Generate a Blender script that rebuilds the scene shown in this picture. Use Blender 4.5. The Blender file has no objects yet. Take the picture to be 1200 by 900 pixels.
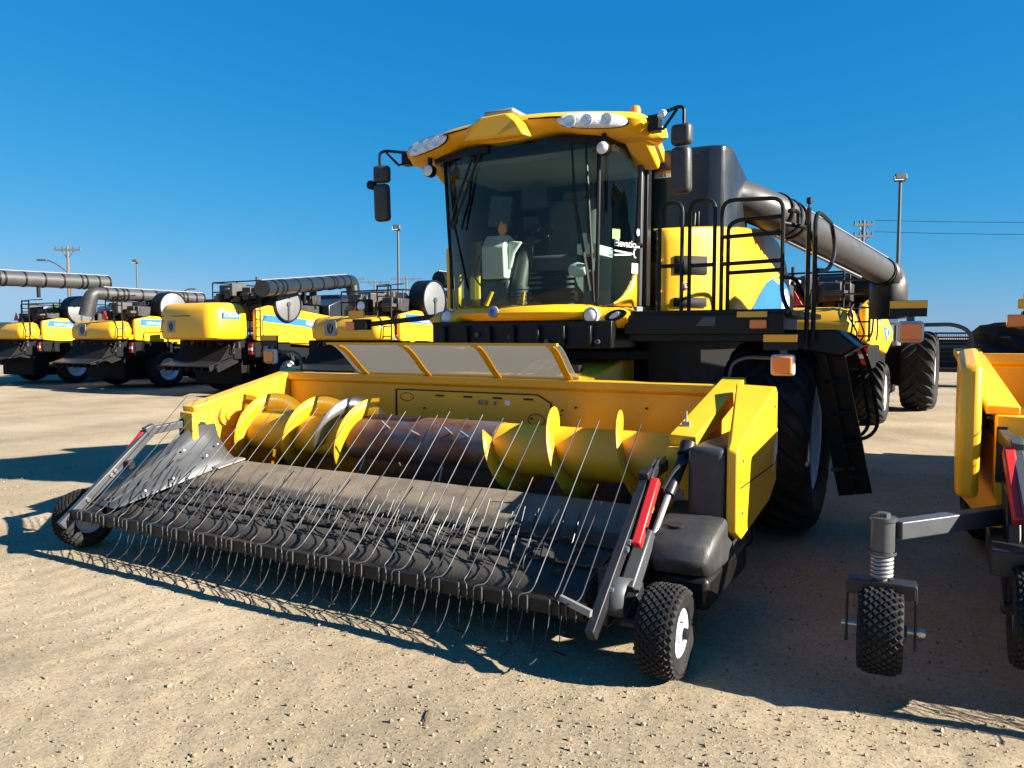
import bpy, bmesh, math, random
from mathutils import Vector, Matrix, Euler
random.seed(7)
sc = bpy.context.scene
COL = sc.collection
R = math.radians
PI = math.pi

# ------------------------------------------------------------------ materials
def mat(name, col, rough=0.5, metal=0.0, coat=0.0, var=0.0, vscale=3.0, bump=0.0, bscale=40.0, dust=0.0, spec=0.5, emit=0.0, chips=0.0):
    m = bpy.data.materials.new(name); m.use_nodes = True
    nt = m.node_tree; N = nt.nodes; L = nt.links
    b = N['Principled BSDF']
    b.inputs['Base Color'].default_value = (*col, 1)
    b.inputs['Roughness'].default_value = rough
    b.inputs['Metallic'].default_value = metal
    b.inputs['Coat Weight'].default_value = coat
    b.inputs['Coat Roughness'].default_value = 0.12
    b.inputs['Specular IOR Level'].default_value = spec
    if emit:
        b.inputs['Emission Color'].default_value = (*col, 1); b.inputs['Emission Strength'].default_value = emit
    tc = N.new('ShaderNodeTexCoord')
    last = None
    if var:
        n = N.new('ShaderNodeTexNoise'); n.inputs['Scale'].default_value = vscale; n.inputs['Detail'].default_value = 6
        n.inputs['Roughness'].default_value = 0.65
        L.new(tc.outputs['Object'], n.inputs['Vector'])
        mx = N.new('ShaderNodeMix'); mx.data_type = 'RGBA'
        mx.inputs[6].default_value = (*[c*(1-var) for c in col], 1)
        mx.inputs[7].default_value = (*[min(1, c*(1+var)) for c in col], 1)
        L.new(n.outputs['Fac'], mx.inputs[0]); last = mx.outputs[2]
        mr = N.new('ShaderNodeMapRange'); mr.inputs[3].default_value = max(0.03, rough-0.12); mr.inputs[4].default_value = min(1, rough+0.15)
        L.new(n.outputs['Fac'], mr.inputs[0]); L.new(mr.outputs[0], b.inputs['Roughness'])
    if dust:
        n2 = N.new('ShaderNodeTexNoise'); n2.inputs['Scale'].default_value = 7; n2.inputs['Detail'].default_value = 9; n2.inputs['Roughness'].default_value = 0.75
        L.new(tc.outputs['Object'], n2.inputs['Vector'])
        cr = N.new('ShaderNodeMapRange'); cr.inputs[1].default_value = 0.45; cr.inputs[2].default_value = 0.75; cr.inputs[4].default_value = dust
        L.new(n2.outputs['Fac'], cr.inputs[0])
        m2 = N.new('ShaderNodeMix'); m2.data_type = 'RGBA'; m2.inputs[7].default_value = (0.30, 0.24, 0.17, 1)
        if last: L.new(last, m2.inputs[6])
        else: m2.inputs[6].default_value = (*col, 1)
        L.new(cr.outputs[0], m2.inputs[0]); last = m2.outputs[2]
    if chips:
        n3 = N.new('ShaderNodeTexNoise'); n3.inputs['Scale'].default_value = 26; n3.inputs['Detail'].default_value = 5; n3.inputs['Roughness'].default_value = 0.6
        mp3 = N.new('ShaderNodeMapping'); mp3.inputs['Scale'].default_value = (1, .6, 1.5); L.new(tc.outputs['Object'], mp3.inputs[0]); L.new(mp3.outputs[0], n3.inputs['Vector'])
        c3 = N.new('ShaderNodeMapRange'); c3.inputs[1].default_value = chips; c3.inputs[2].default_value = chips+.025; c3.inputs[4].default_value = .8
        L.new(n3.outputs['Fac'], c3.inputs[0])
        m3 = N.new('ShaderNodeMix'); m3.data_type = 'RGBA'; m3.inputs[7].default_value = (0.09, 0.055, 0.03, 1)
        if last: L.new(last, m3.inputs[6])
        else: m3.inputs[6].default_value = (*col, 1)
        L.new(c3.outputs[0], m3.inputs[0]); last = m3.outputs[2]
    if last: L.new(last, b.inputs['Base Color'])
    if bump:
        nb = N.new('ShaderNodeTexNoise'); nb.inputs['Scale'].default_value = bscale; nb.inputs['Detail'].default_value = 4
        L.new(tc.outputs['Object'], nb.inputs['Vector'])
        bp = N.new('ShaderNodeBump'); bp.inputs['Strength'].default_value = bump; bp.inputs['Distance'].default_value = 0.01
        L.new(nb.outputs['Fac'], bp.inputs['Height']); L.new(bp.outputs[0], b.inputs['Normal'])
    return m

def glass(name, tint, refl=0.9, rough=0.02):
    m = bpy.data.materials.new(name); m.use_nodes = True
    nt = m.node_tree; N = nt.nodes; L = nt.links
    N.remove(N['Principled BSDF'])
    t = N.new('ShaderNodeBsdfTransparent'); t.inputs[0].default_value = (*tint, 1)
    g = N.new('ShaderNodeBsdfGlossy'); g.inputs['Roughness'].default_value = rough; g.inputs['Color'].default_value = (refl, refl, refl, 1)
    f = N.new('ShaderNodeFresnel'); f.inputs['IOR'].default_value = 1.48
    mx = N.new('ShaderNodeMixShader')
    L.new(f.outputs[0], mx.inputs[0]); L.new(t.outputs[0], mx.inputs[1]); L.new(g.outputs[0], mx.inputs[2])
    L.new(mx.outputs[0], N['Material Output'].inputs['Surface'])
    return m

YEL = mat('yellow_paint', (0.73, 0.372, 0.003), 0.42, coat=0.25, var=0.08, vscale=2.5, dust=0.05)
YEH = mat('yellow_header_paint', (0.71, 0.362, 0.003), 0.5, coat=0.12, var=0.16, vscale=3.5, dust=0.14, chips=.685)
BLK = mat('black_paint', (0.004, 0.0043, 0.005), 0.42, var=0.25, dust=0.012, spec=0.28)
BLD = mat('dusty_black_steel', (0.011, 0.012, 0.015), 0.42, var=0.3, dust=0.035, spec=0.35)
NAV = mat('dark_tank_paint', (0.009, 0.0125, 0.0175), 0.34, var=0.1, coat=0.2, dust=0.025)
GRP = mat('grey_plastic', (0.023, 0.0245, 0.026), 0.5, var=0.15, bump=0.15, bscale=120, dust=0.10)
GRS = mat('grey_sheet', (0.06, 0.066, 0.072), 0.42, metal=0.3, var=0.12, dust=0.08)
STL = mat('bare_steel', (0.42, 0.42, 0.42), 0.32, metal=0.9, var=0.15)
ROD = mat('wire_rod_steel', (0.065, 0.067, 0.07), 0.55, metal=0.3)
TYR = mat('tyre_rubber', (0.011, 0.011, 0.012), 0.7, var=0.2, bump=0.2, bscale=60, dust=0.08, spec=0.2)
RIM = mat('pale_grey_rim', (0.54, 0.57, 0.60), 0.45, var=0.08, dust=0.15)
MBK = mat('matt_black_chassis', (0.0035, 0.0035, 0.004), 0.75, var=0.3, spec=0.2)
AUG = mat('grey_auger_tube', (0.040, 0.041, 0.043), 0.46, var=0.15, dust=0.07)
AMB = mat('amber_lens', (0.85, 0.22, 0.01), 0.2, coat=0.6)
REDM = mat('red_paint', (0.52, 0.018, 0.016), 0.4, var=0.08)
WHT = mat('white_sticker', (0.75, 0.75, 0.73), 0.5)
GRN = mat('green_sticker', (0.13, 0.42, 0.07), 0.5)
BLU = mat('blue_decal', (0.02, 0.13, 0.48), 0.4, var=0.12)
ORG = mat('orange_sticker', (0.80, 0.23, 0.03), 0.5)
HOS = mat('black_hose', (0.014, 0.014, 0.015), 0.5)
SEAT = mat('seat_cloth', (0.06, 0.062, 0.065), 0.9, bump=0.3, bscale=90)
CABG = mat('cab_grey_trim', (0.26, 0.27, 0.26), 0.6, var=0.1)
CABL = mat('cab_pale_trim', (0.50, 0.52, 0.48), 0.55)
WGL = glass('windscreen_glass', (0.76, 0.88, 0.82), 0.65)
LENS = glass('clear_lens', (0.9, 0.92, 0.95), 1.0, 0.05)
CHR = mat('lamp_reflector', (0.72, 0.73, 0.75), 0.28, metal=0.6, bump=0.8, bscale=70)
CHF = mat('white_lamp_lens', (0.62, 0.64, 0.67), 0.25, coat=0.8, var=0.25, vscale=18, bump=0.5, bscale=60)
WOOD = mat('weathered_wood_pole', (0.12, 0.10, 0.085), 0.85, var=0.2)
POLE = mat('grey_pole_metal', (0.06, 0.065, 0.07), 0.5)
DARK = mat('dark_slot', (0.006, 0.006, 0.006), 0.8)  # near-black for solid pieces standing in for slots, gaps, openings; also bolts
SCRN = mat('rotary_screen_mesh', (0.15, 0.155, 0.16), 0.5, metal=0.3, var=0.15, vscale=9)
LGREY = mat('pale_grey_metal', (0.22, 0.225, 0.23), 0.45, metal=0.3, var=0.2)
MIX1 = mat('engine_dark_mix', (0.018, 0.019, 0.02), 0.5, var=0.6, vscale=6, dust=0.12)

def rust_mat():
    m = mat('worn_auger_drum', (0.08, 0.04, 0.03), 0.42, metal=0.35)
    nt = m.node_tree; N = nt.nodes; L = nt.links; b = N['Principled BSDF']
    tc = N.new('ShaderNodeTexCoord')
    mp = N.new('ShaderNodeMapping'); mp.inputs['Scale'].default_value = (3.0, 5, 5)
    n = N.new('ShaderNodeTexNoise'); n.inputs['Scale'].default_value = 1.6; n.inputs['Detail'].default_value = 8; n.inputs['Roughness'].default_value = 0.7
    L.new(tc.outputs['Object'], mp.inputs[0]); L.new(mp.outputs[0], n.inputs[0])
    cr = N.new('ShaderNodeValToRGB'); e = cr.color_ramp
    e.elements[0].position = 0.3; e.elements[0].color = (0.045, 0.02, 0.016, 1)
    e.elements[1].position = 0.75; e.elements[1].color = (0.24, 0.20, 0.18, 1)
    x = e.elements.new(0.48); x.color = (0.17, 0.075, 0.045, 1)
    x = e.elements.new(0.6); x.color = (0.09, 0.11, 0.15, 1)
    L.new(n.outputs['Fac'], cr.inputs[0]); L.new(cr.outputs[0], b.inputs['Base Color'])
    return m
RUST = rust_mat()

def belt_mat():
    m = mat('dusty_rubber_belt', (0.16, 0.135, 0.105), 0.85, bump=0.25, bscale=70)
    nt = m.node_tree; N = nt.nodes; L = nt.links; b = N['Principled BSDF']
    tc = N.new('ShaderNodeTexCoord')
    n = N.new('ShaderNodeTexNoise'); n.inputs['Scale'].default_value = 2.6; n.inputs['Detail'].default_value = 9; n.inputs['Roughness'].default_value = 0.7
    L.new(tc.outputs['Object'], n.inputs[0])
    cr = N.new('ShaderNodeValToRGB'); e = cr.color_ramp
    e.elements[0].position = 0.3; e.elements[0].color = (0.075, 0.06, 0.043, 1)
    e.elements[1].position = 0.72; e.elements[1].color = (0.21, 0.170, 0.120, 1)
    L.new(n.outputs['Fac'], cr.inputs[0]); L.new(cr.outputs[0], b.inputs['Base Color'])
    return m
BELT = belt_mat()
FBELT = mat('shadow_dark_front_belt', (0.028, 0.024, 0.019), 0.8, var=0.45, vscale=5, bump=0.25, bscale=70, dust=0.12)  # front belt's heavy shadows put into a darker copy of the belt colour

def shield_mat():
    m = bpy.data.materials.new('grey_mesh_screen'); m.use_nodes = True
    nt = m.node_tree; N = nt.nodes; L = nt.links
    b = N['Principled BSDF']; b.inputs['Base Color'].default_value = (0.13, 0.13, 0.125, 1); b.inputs['Roughness'].default_value = 0.5
    tr = N.new('ShaderNodeBsdfTransparent'); tl = N.new('ShaderNodeBsdfTranslucent'); tl.inputs[0].default_value = (0.40, 0.39, 0.36, 1)
    m1 = N.new('ShaderNodeMixShader'); m1.inputs[0].default_value = 0.40
    m2 = N.new('ShaderNodeMixShader'); m2.inputs[0].default_value = 0.42
    L.new(b.outputs[0], m1.inputs[1]); L.new(tl.outputs[0], m1.inputs[2])
    L.new(m1.outputs[0], m2.inputs[1]); L.new(tr.outputs[0], m2.inputs[2])
    L.new(m2.outputs[0], N['Material Output'].inputs['Surface'])
    return m
SHLD = shield_mat()

def decal_mat():   # pale blue mountain and wheat style side decal
    m = mat('blue_field_decal', (0.05, 0.25, 0.68), 0.4)
    nt = m.node_tree; N = nt.nodes; L = nt.links; b = N['Principled BSDF']
    tc = N.new('ShaderNodeTexCoord')
    mp = N.new('ShaderNodeMapping'); mp.inputs['Scale'].default_value = (2, 5, 2.0)
    n = N.new('ShaderNodeTexNoise'); n.inputs['Scale'].default_value = 1.6; n.inputs['Detail'].default_value = 5
    L.new(tc.outputs['Object'], mp.inputs[0]); L.new(mp.outputs[0], n.inputs[0])
    cr = N.new('ShaderNodeValToRGB'); e = cr.color_ramp
    e.elements[0].position = 0.50; e.elements[0].color = (0.035, 0.20, 0.62, 1)
    e.elements[1].position = 0.62; e.elements[1].color = (0.62, 0.68, 0.74, 1)
    L.new(n.outputs['Fac'], cr.inputs[0]); L.new(cr.outputs[0], b.inputs['Base Color'])
    return m
DECAL = decal_mat()

# ------------------------------------------------------------------ mesh builder
def fillet(pts, r, n=4):
    pts = [Vector(p) for p in pts]; out = [pts[0]]
    for i in range(1, len(pts)-1):
        a, b, c = pts[i-1], pts[i], pts[i+1]
        d1 = (a-b); d2 = (c-b); rr = min(r, d1.length*0.49, d2.length*0.49)
        p = b + d1.normalized()*rr; q = b + d2.normalized()*rr
        for k in range(n+1):
            t = k/n
            out.append((1-t)**2*p + 2*t*(1-t)*b + t*t*q)
    out.append(pts[-1]); return out

class MB:
    def __init__(s, M=None):
        s.v = []; s.f = []; s.mi = []; s.M = M or Matrix(); s.cur = 0
    def add(s, vs, fs):
        o = len(s.v); s.v += [s.M @ Vector(p) for p in vs]
        for f in fs: s.f.append([i+o for i in f]); s.mi.append(s.cur)
    def box(s, c, d, rot=None):
        m = rot.to_matrix() if isinstance(rot, Euler) else (rot or Matrix.Identity(3))
        vs = [Vector(c) + m @ Vector((x*d[0]/2, y*d[1]/2, z*d[2]/2)) for x in (-1, 1) for y in (-1, 1) for z in (-1, 1)]
        s.add(vs, [(0, 1, 3, 2), (4, 6, 7, 5), (0, 4, 5, 1), (2, 3, 7, 6), (0, 2, 6, 4), (1, 5, 7, 3)]); return s
    def b2(s, x0, x1, y0, y1, z0, z1):
        return s.box(((x0+x1)/2, (y0+y1)/2, (z0+z1)/2), (x1-x0, y1-y0, z1-z0))
    def prism(s, poly, ax, a, b):
        def P(p, t): return {'X': (t, p[0], p[1]), 'Y': (p[0], t, p[1]), 'Z': (p[0], p[1], t)}[ax]
        n = len(poly); vs = [P(p, a) for p in poly] + [P(p, b) for p in poly]
        fs = [tuple(range(n))[::-1], tuple(range(n, 2*n))] + [(i, (i+1) % n, n+(i+1) % n, n+i) for i in range(n)]
        s.add(vs, fs); return s
    def tube(s, path, r, n=8, caps=True, rr=None):
        path = [Vector(p) for p in path]; rings = []; up = None
        for i, p in enumerate(path):
            t = (path[min(i+1, len(path)-1)] - path[max(i-1, 0)])
            if t.length < 1e-9: t = Vector((0, 0, 1))
            t.normalize()
            if up is None:
                up = Vector((0, 0, 1)) if abs(t.z) < 0.9 else Vector((1, 0, 0))
            up = (up - t*up.dot(t))
            if up.length < 1e-6: up = t.orthogonal()
            up.normalize(); sd = t.cross(up); q = rr[i] if rr else r
            rings.append([p + (up*math.cos(2*PI*k/n) + sd*math.sin(2*PI*k/n))*q for k in range(n)])
        return s.loft(rings, caps)
    def loft(s, rings, caps=True, closed=True):
        n = len(rings[0]); vs = [p for r in rings for p in r]; fs = []
        for i in range(len(rings)-1):
            for k in range(n if closed else n-1):
                a = i*n+k; b = i*n+(k+1) % n
                fs.append((a, b, b+n, a+n))
        if caps and closed:
            fs.append(tuple(range(n))[::-1]); fs.append(tuple(range((len(rings)-1)*n, len(rings)*n)))
        s.add(vs, fs); return s
    def bar(s, p, q, w, h, up=(0, 0, 1)):
        p = Vector(p); q = Vector(q); t = (q-p).normalized(); u = Vector(up); u = u - t*u.dot(t)
        if u.length < 1e-5: u = t.orthogonal()
        u.normalize(); d = t.cross(u)
        ring = lambda c: [c + d*a*w/2 + u*b*h/2 for a, b in ((-1, -1), (1, -1), (1, 1), (-1, 1))]
        return s.loft([ring(p), ring(q)])
    def lathe(s, prof, c=(0, 0, 0), ax='X', n=32, closed=False):
        rings = []
        for k in range(n):
            a = 2*PI*k/n; ca, sa = math.cos(a), math.sin(a)
            ring = []
            for (t, r) in prof:
                p = {'X': (t, r*ca, r*sa), 'Y': (r*sa, t, r*ca), 'Z': (r*ca, r*sa, t)}[ax]
                ring.append(Vector(c) + Vector(p))
            rings.append(ring)
        m = len(prof); vs = [p for r in rings for p in r]; fs = []
        for k in range(n):
            for j in range(m-1 if not closed else m):
                a = k*m+j; b = k*m+(j+1) % m; c2 = ((k+1) % n)*m+(j+1) % m; d = ((k+1) % n)*m+j
                fs.append((a, d, c2, b))
        s.add(vs, fs); return s
    def disc(s, c, r, t, ax='Y', n=24):
        return s.lathe([(-t/2, 0), (-t/2, r), (t/2, r), (t/2, 0)], c, ax, n)
    def grid(s, rows):
        m = len(rows[0]); vs = [p for r in rows for p in r]
        fs = [(i*m+j, i*m+j+1, (i+1)*m+j+1, (i+1)*m+j) for i in range(len(rows)-1) for j in range(m-1)]
        s.add(vs, fs); return s
    def build(s, name, m, parent=None, bevel=0, smooth=35, solid=0, seg=2):
        me = bpy.data.meshes.new(name)
        org = ORIGIN
        me.from_pydata([p - org for p in s.v], [], s.f)
        ms = m if isinstance(m, (list, tuple)) else [m]
        for x in ms: me.materials.append(x)
        if len(ms) > 1: me.polygons.foreach_set('material_index', s.mi)
        bm = bmesh.new(); bm.from_mesh(me)
        bmesh.ops.remove_doubles(bm, verts=bm.verts, dist=1e-5)
        bmesh.ops.recalc_face_normals(bm, faces=bm.faces); bm.to_mesh(me); bm.free()
        if smooth:
            me.polygons.foreach_set('use_smooth', [True]*len(me.polygons))
            me.set_sharp_from_angle(angle=R(smooth))
        o = bpy.data.objects.new(name, me); COL.objects.link(o)
        if parent: o.parent = parent
        if solid:
            md = o.modifiers.new('thick', 'SOLIDIFY'); md.thickness = solid; md.offset = 0
        if bevel:
            md = o.modifiers.new('bevel', 'BEVEL'); md.width = bevel; md.segments = seg; md.limit_method = 'ANGLE'; md.angle_limit = R(40)
            md.harden_normals = False
        return o
ORIGIN = Vector((0, 0, 0))

def thing(name, label, cat, loc=(0, 0, 0), rotz=0, group=None):
    global ORIGIN
    o = bpy.data.objects.new(name, None); COL.objects.link(o)
    o.empty_display_size = 0.3
    o.location = loc; o.rotation_euler = (0, 0, rotz); tag(o, label, cat, group)
    ORIGIN = Vector(loc); return o
def tag(o, label, cat, group=None):
    o['label'] = label; o['category'] = cat
    if group: o['group'] = group
    return o
def dup(src, parent=None):
    c = src.copy(); COL.objects.link(c); c.parent = parent
    for ch in list(src.children): dup(ch, c)
    return c
def text(name, s, size, M, m, parent, ext=0.002):
    cu = bpy.data.curves.new(name, 'FONT'); cu.body = s; cu.size = size; cu.extrude = ext; cu.align_x = 'CENTER'; cu.align_y = 'CENTER'
    t = bpy.data.objects.new(name + '_c', cu); COL.objects.link(t)
    bpy.context.view_layer.update()
    me = bpy.data.meshes.new_from_object(t.evaluated_get(bpy.context.evaluated_depsgraph_get()))
    bpy.data.objects.remove(t); bpy.data.curves.remove(cu)
    me.transform(Matrix.Translation(-ORIGIN) @ M)
    me.name = name; me.materials.clear(); me.materials.append(m)
    o = bpy.data.objects.new(name, me); COL.objects.link(o); o.parent = parent; return o
def frame(o, x, y):   # matrix from origin and in-plane axes
    x = Vector(x).normalized(); y = Vector(y); y = (y - x*y.dot(x)).normalized(); z = x.cross(y)
    m = Matrix((x, y, z)).transposed().to_4x4(); m.translation = Vector(o); return m
def lerp(a, b, t): return a + (b-a)*t

# ------------------------------------------------------------------ wheels (axis = local X)
def ag_tyre(mb, Rr, W, rim, n=22, dirn=1):
    h = 0.05; R0 = Rr-h; H = R0-rim
    prof = [(-W*.36, rim), (-W*.44, rim+.02), (-W*.50, rim+H*.35), (-W*.50, rim+H*.65), (-W*.455, rim+H*.88), (-W*.38, R0-.015), (-W*.2, R0), (0, R0+.004)]
    prof = prof + [(-t, r) for t, r in prof[-2::-1]]
    mb.lathe(prof, n=44)
    for sd in (-1, 1):
        for k in range(n):
            a0 = 2*PI*(k + (0.5 if sd > 0 else 0))/n
            rings = []
            for j, (fx, rr, hh) in enumerate(((.015, R0-.01, h), (.13, R0-.01, h), (.27, R0-.015, h), (.40, R0-.03, h*.9), (.475, R0-.075, h*.75), (.505, R0-.14, .015))):
                a = a0 + dirn*0.105*j*(1.9/(2*Rr))
                w = (.032 + .004*j)/Rr
                rings.append([Vector((sd*W*fx, math.cos(a+e)*q, math.sin(a+e)*q)) for e, q in ((-w*1.25, rr-.01), (w*1.25, rr-.01), (w*.8, rr+.01+hh), (-w*.8, rr+.01+hh))])
            mb.loft(rings)
    return mb
def ag_rim(mb, rim, W, face=1):
    # outward face at +X (face=1) or -X
    f = face
    prof = [(f*W*.40, rim+.015), (f*W*.42, rim+.005), (f*W*.40, rim-.03), (f*W*.28, rim-.06), (f*W*.20, rim*.70), (f*W*.24, rim*.62), (f*W*.24, rim*.36), (f*W*.30, rim*.30), (f*W*.32, rim*.20), (f*W*.32, 0.0)]
    mb.lathe(prof, n=40)
    mb.lathe([(-f*W*.40, rim+.015), (-f*W*.38, rim-.04), (-f*W*.1, rim*.8), (-f*W*.1, 0)], n=40)
    for k in range(10):
        a = 2*PI*k/10
        mb.lathe([(f*W*.24, 0.022), (f*W*.24+f*.025, .022), (f*W*.24+f*.025, 0)], (0, rim*.49*math.cos(a), rim*.49*math.sin(a)), 'X', 6)
    return mb
def wheel(parent, c, Rr, W, rim, face, rot=None, n=22):
    M = Matrix.Translation(c) @ (rot.to_matrix().to_4x4() if rot else Matrix())
    r = ag_rim(MB(M), rim, W, face).build('wheel', RIM, parent)
    ag_tyre(MB(M), Rr, W, rim, n, face).build('tyre', TYR, r, smooth=40)
    return r
def turf_tyre(mb, Rr, W, rim, face_blocks=True):
    h = .009; R0 = Rr-h; H = R0-rim
    prof = [(-W*.36, rim), (-W*.44, rim+.012), (-W*.5, rim+H*.4), (-W*.49, rim+H*.7), (-W*.43, R0-.015), (-W*.25, R0-.003), (0, R0)]
    prof = prof + [(-t, r) for t, r in prof[-2::-1]]
    mb.lathe(prof, n=40)
    rows = 9; n = 34
    for i in range(rows):
        x = (i-(rows-1)/2)/(rows-1)*W*.86
        rr = R0 - (.018 if i in (0, rows-1) else (.006 if i in (1, rows-2) else .001))
        for k in range(n):
            a = 2*PI*(k + .5*(i % 2))/n
            da = PI/n*.80; dx = W*.86/(rows-1)*.62
            vs = []
            for q, s in ((rr-.006, 1.0), (rr+h, .75)):
                for ex, ea in ((-1, 0), (0, -1), (1, 0), (0, 1)):
                    aa = a+ea*da*s
                    vs.append((x+ex*dx*s, q*math.cos(aa), q*math.sin(aa)))
            mb.add(vs, [(4, 5, 6, 7), (0, 1, 5, 4), (1, 2, 6, 5), (2, 3, 7, 6), (3, 0, 4, 7)])
    return mb
def small_wheel(parent, c, Rr, W, face, rotz=0, rim=.115):
    M = Matrix.Translation(c) @ Matrix.Rotation(rotz, 4, 'Z')
    mb = MB(M); f = face
    mb.lathe([(f*W*.38, rim+.012), (f*W*.40, rim), (f*W*.34, rim-.02), (f*W*.26, rim-.03), (f*W*.24, .05), (f*W*.42, .045), (f*W*.46, .035), (f*W*.46, 0)], n=28)
    mb.lathe([(-f*W*.38, rim+.01), (-f*W*.2, rim-.02), (-f*W*.2, 0)], n=28)
    r = mb.build('gauge_wheel', RIM, parent)
    for k in range(5):
        a = 2*PI*k/5+.3
        MB(M).lathe([(f*W*.24, .009), (f*W*.32, .009), (f*W*.32, 0)], (0, .075*math.cos(a), .075*math.sin(a)), 'X', 6).build('wheel_nut', BLD, r)
    mb = MB(M)
    mb.lathe([(f*W*.46, .03), (f*W*.56, .028), (f*W*.58, .015), (f*W*.58, 0)], n=12)
    mb.build('hub', BLD, r)
    turf_tyre(MB(M), Rr, W, rim).build('tyre', TYR, r, smooth=25)
    return r

# ------------------------------------------------------------------ the main combine (world coordinates; X to the right along its front, Y rearwards)
XC = -3.38
def build_combine():
    root = thing('combine_harvester', 'large yellow combine harvester in the centre, its dark glazed cab facing the viewer', 'combine harvester', (XC, 8.0, 0))
    X = lambda x: XC + x
    # --- chassis, feeder, axle
    mb = MB(); mb.b2(X(-1.0), X(1.0), 6.75, 11.9, 0.75, 1.72); mb.b2(X(-.55), X(.55), 10.0, 12.4, .6, 1.3)
    mb.b2(X(-1.45), X(1.45), 6.9, 7.25, .70, .98)
    for z in (1.15, 1.5): mb.b2(X(-.95), X(1.02), 6.2, 6.8, z, z+.08)
    mb.build('chassis', MBK, root, bevel=.01)
    mb = MB()
    mb.prism([(5.82, .55), (5.82, 1.36), (6.9, 1.60), (7.6, 1.60), (7.6, .8)], 'X', X(-.80), X(.86))
    fh = mb.build('feeder_house', YEH, root, bevel=.015)
    mb = MB()
    for a in range(3):
        mb.tube(fillet([(X(.2+a*.12), 5.80, 1.39+a*.02), (X(.3+a*.1), 5.95, 1.52), (X(.55), 6.15, 1.48), (X(.66), 6.3, 1.38)], .1), .014, 6)
    mb.box((X(.45), 5.9, 1.38), (.10, .07, .07)); mb.box((X(.62), 6.0, 1.42), (.08, .08, .08))
    mb.tube([(X(.15), 5.86, 1.34), (X(.55), 5.92, 1.42)], .02, 8)
    mb.build('hydraulic_hose', HOS, fh)
    # dark cab underside
    mb = MB(); mb.b2(X(-.92), X(.92), 6.05, 7.6, 1.60, 1.84)
    for k in range(7): mb.b2(X(-.8+k*.25), X(-.8+k*.25)+.05, 6.0, 6.06, 1.62, 1.8)
    us = mb.build('cab_underframe', BLK, root, bevel=.01)
    mb = MB()
    for x, z in ((-.05, 1.70), (.32, 1.66), (.8, 1.66), (-.4, 1.72)):
        mb.disc((X(x), 6.03, z), .022, .03)
    mb.build('bolt_head', GRS, us)
    # --- lower yellow visor
    def visor_y(x): return 6.20 - .27*(1-min(1, abs(x)/.8)**2)
    rings = []
    for i in range(33):
        x = lerp(-1.02, 1.02, i/32); ax = abs(x)
        t = max(0, min(1, (ax-.62)/.14)); t = t*t*(3-2*t)
        zt = 1.985 - .03*t - (.05*max(0, (ax-.93)/.09)); zb = 1.848 - .08*t + (.06*max(0, (ax-.93)/.09))
        y = visor_y(x) - .06*t; bk = y+.30
        rings.append([Vector((X(x), a, b)) for a, b in ((bk, zb), (y+.045, zb), (y+.005, zb+.03), (y-.012, (zt+zb)/2), (y+.012, zt-.03), (y+.06, zt), (bk, zt+.01))])
    vs = MB().loft(rings).build('front_visor', YEL, root, smooth=50)
    for x in (-.80, .72):
        y = visor_y(x)-.07
        mb = MB(); mb.lathe([(-.02, .068), (.012, .075), (.02, .062), (.0, .0)], (X(x), y, 1.885), 'Y', 24)
        l = mb.build('headlight', CHR, vs)
        MB().lathe([(-.035, 0), (-.03, .04), (-.012, .063)], (X(x), y, 1.885), 'Y', 24).build('lens', CHF, l)
    mb = MB(); mb.M = Matrix.Translation((X(.92), visor_y(.92)-.066, 1.885)) @ Matrix.Rotation(R(-14), 4, 'Y') @ Matrix.Diagonal((1.7, 1, .75, 1))
    mb.lathe([(.02, .058), (-.008, .06), (-.014, .048), (.01, 0)], (0, 0, 0), 'Y', 20)
    l = mb.build('indicator_recess', BLK, vs)
    mb = MB(); mb.M = Matrix.Translation((X(.915), visor_y(.92)-.07, 1.885)) @ Matrix.Rotation(R(-30), 4, 'Y') @ Matrix.Diagonal((1.5, 1, .6, 1))
    mb.lathe([(-.02, 0), (-.015, .03), (.0, .042), (.02, .04)], (0, 0, 0), 'Y', 20); mb.build('lens', LENS if False else CHF, l)
    # emblem (round badge with leaf blades)
    em = frame((X(-.17), visor_y(-.17)-.014, 1.925), (1, 0, 0), (0, 0, 1))
    e = emblem(em, .055, vs, True)
    X = lambda x: XC - .05 + x
    # --- cab floor, rear wall, interior
    mb = MB(); mb.prism([(X(-.74), 6.28), (X(-.35), 6.06), (X(.35), 6.06), (X(.74), 6.28), (X(.9), 6.6), (X(.9), 7.5), (X(-.9), 7.5), (X(-.9), 6.6)], 'Z', 1.90, 1.985)
    mb.build('cab_floor', CABG, root)
    mb = MB(); mb.b2(X(-.9), X(.9), 7.45, 7.52, 1.98, 3.36); mb.b2(X(-.9), X(.9), 6.25, 7.5, 3.30, 3.40)
    mb.build('cab_rear_wall', CABG, root)
    # seat
    mb = MB(); mb.box((X(.05), 7.0, 2.42), (.52, .5, .16)); mb.box((X(.05), 7.25, 2.78), (.52, .14, .66), Euler((R(-8), 0, 0)))
    mb.box((X(.05), 7.0, 2.16), (.34, .34, .36)); mb.box((X(.05), 7.32, 3.13), (.28, .1, .16), Euler((R(-8), 0, 0)))
    mb.build('operator_seat', SEAT, root, bevel=.045, seg=3)
    mb = MB(); mb.box((X(.05), 6.88, 2.1), (.42, .3, .1))
    for k in range(6): mb.box((X(.05), 6.76, 2.06+k*.05), (.5, .04, .025))
    mb.build('seat_suspension', BLK, root, bevel=.01)
    mb = MB(); mb.box((X(.44), 6.92, 2.53), (.17, .48, .10)); mb.tube([(X(.42), 6.75, 2.55), (X(.42), 6.70, 2.68)], .025, 8); mb.lathe([(-.09, 0), (-.085, .05), (0, .075), (.085, .05), (.09, 0)], (X(.40), 6.62, 2.33), 'X', 14)
    mb.build('armrest', CABL, root, bevel=.03, seg=3)
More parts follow.
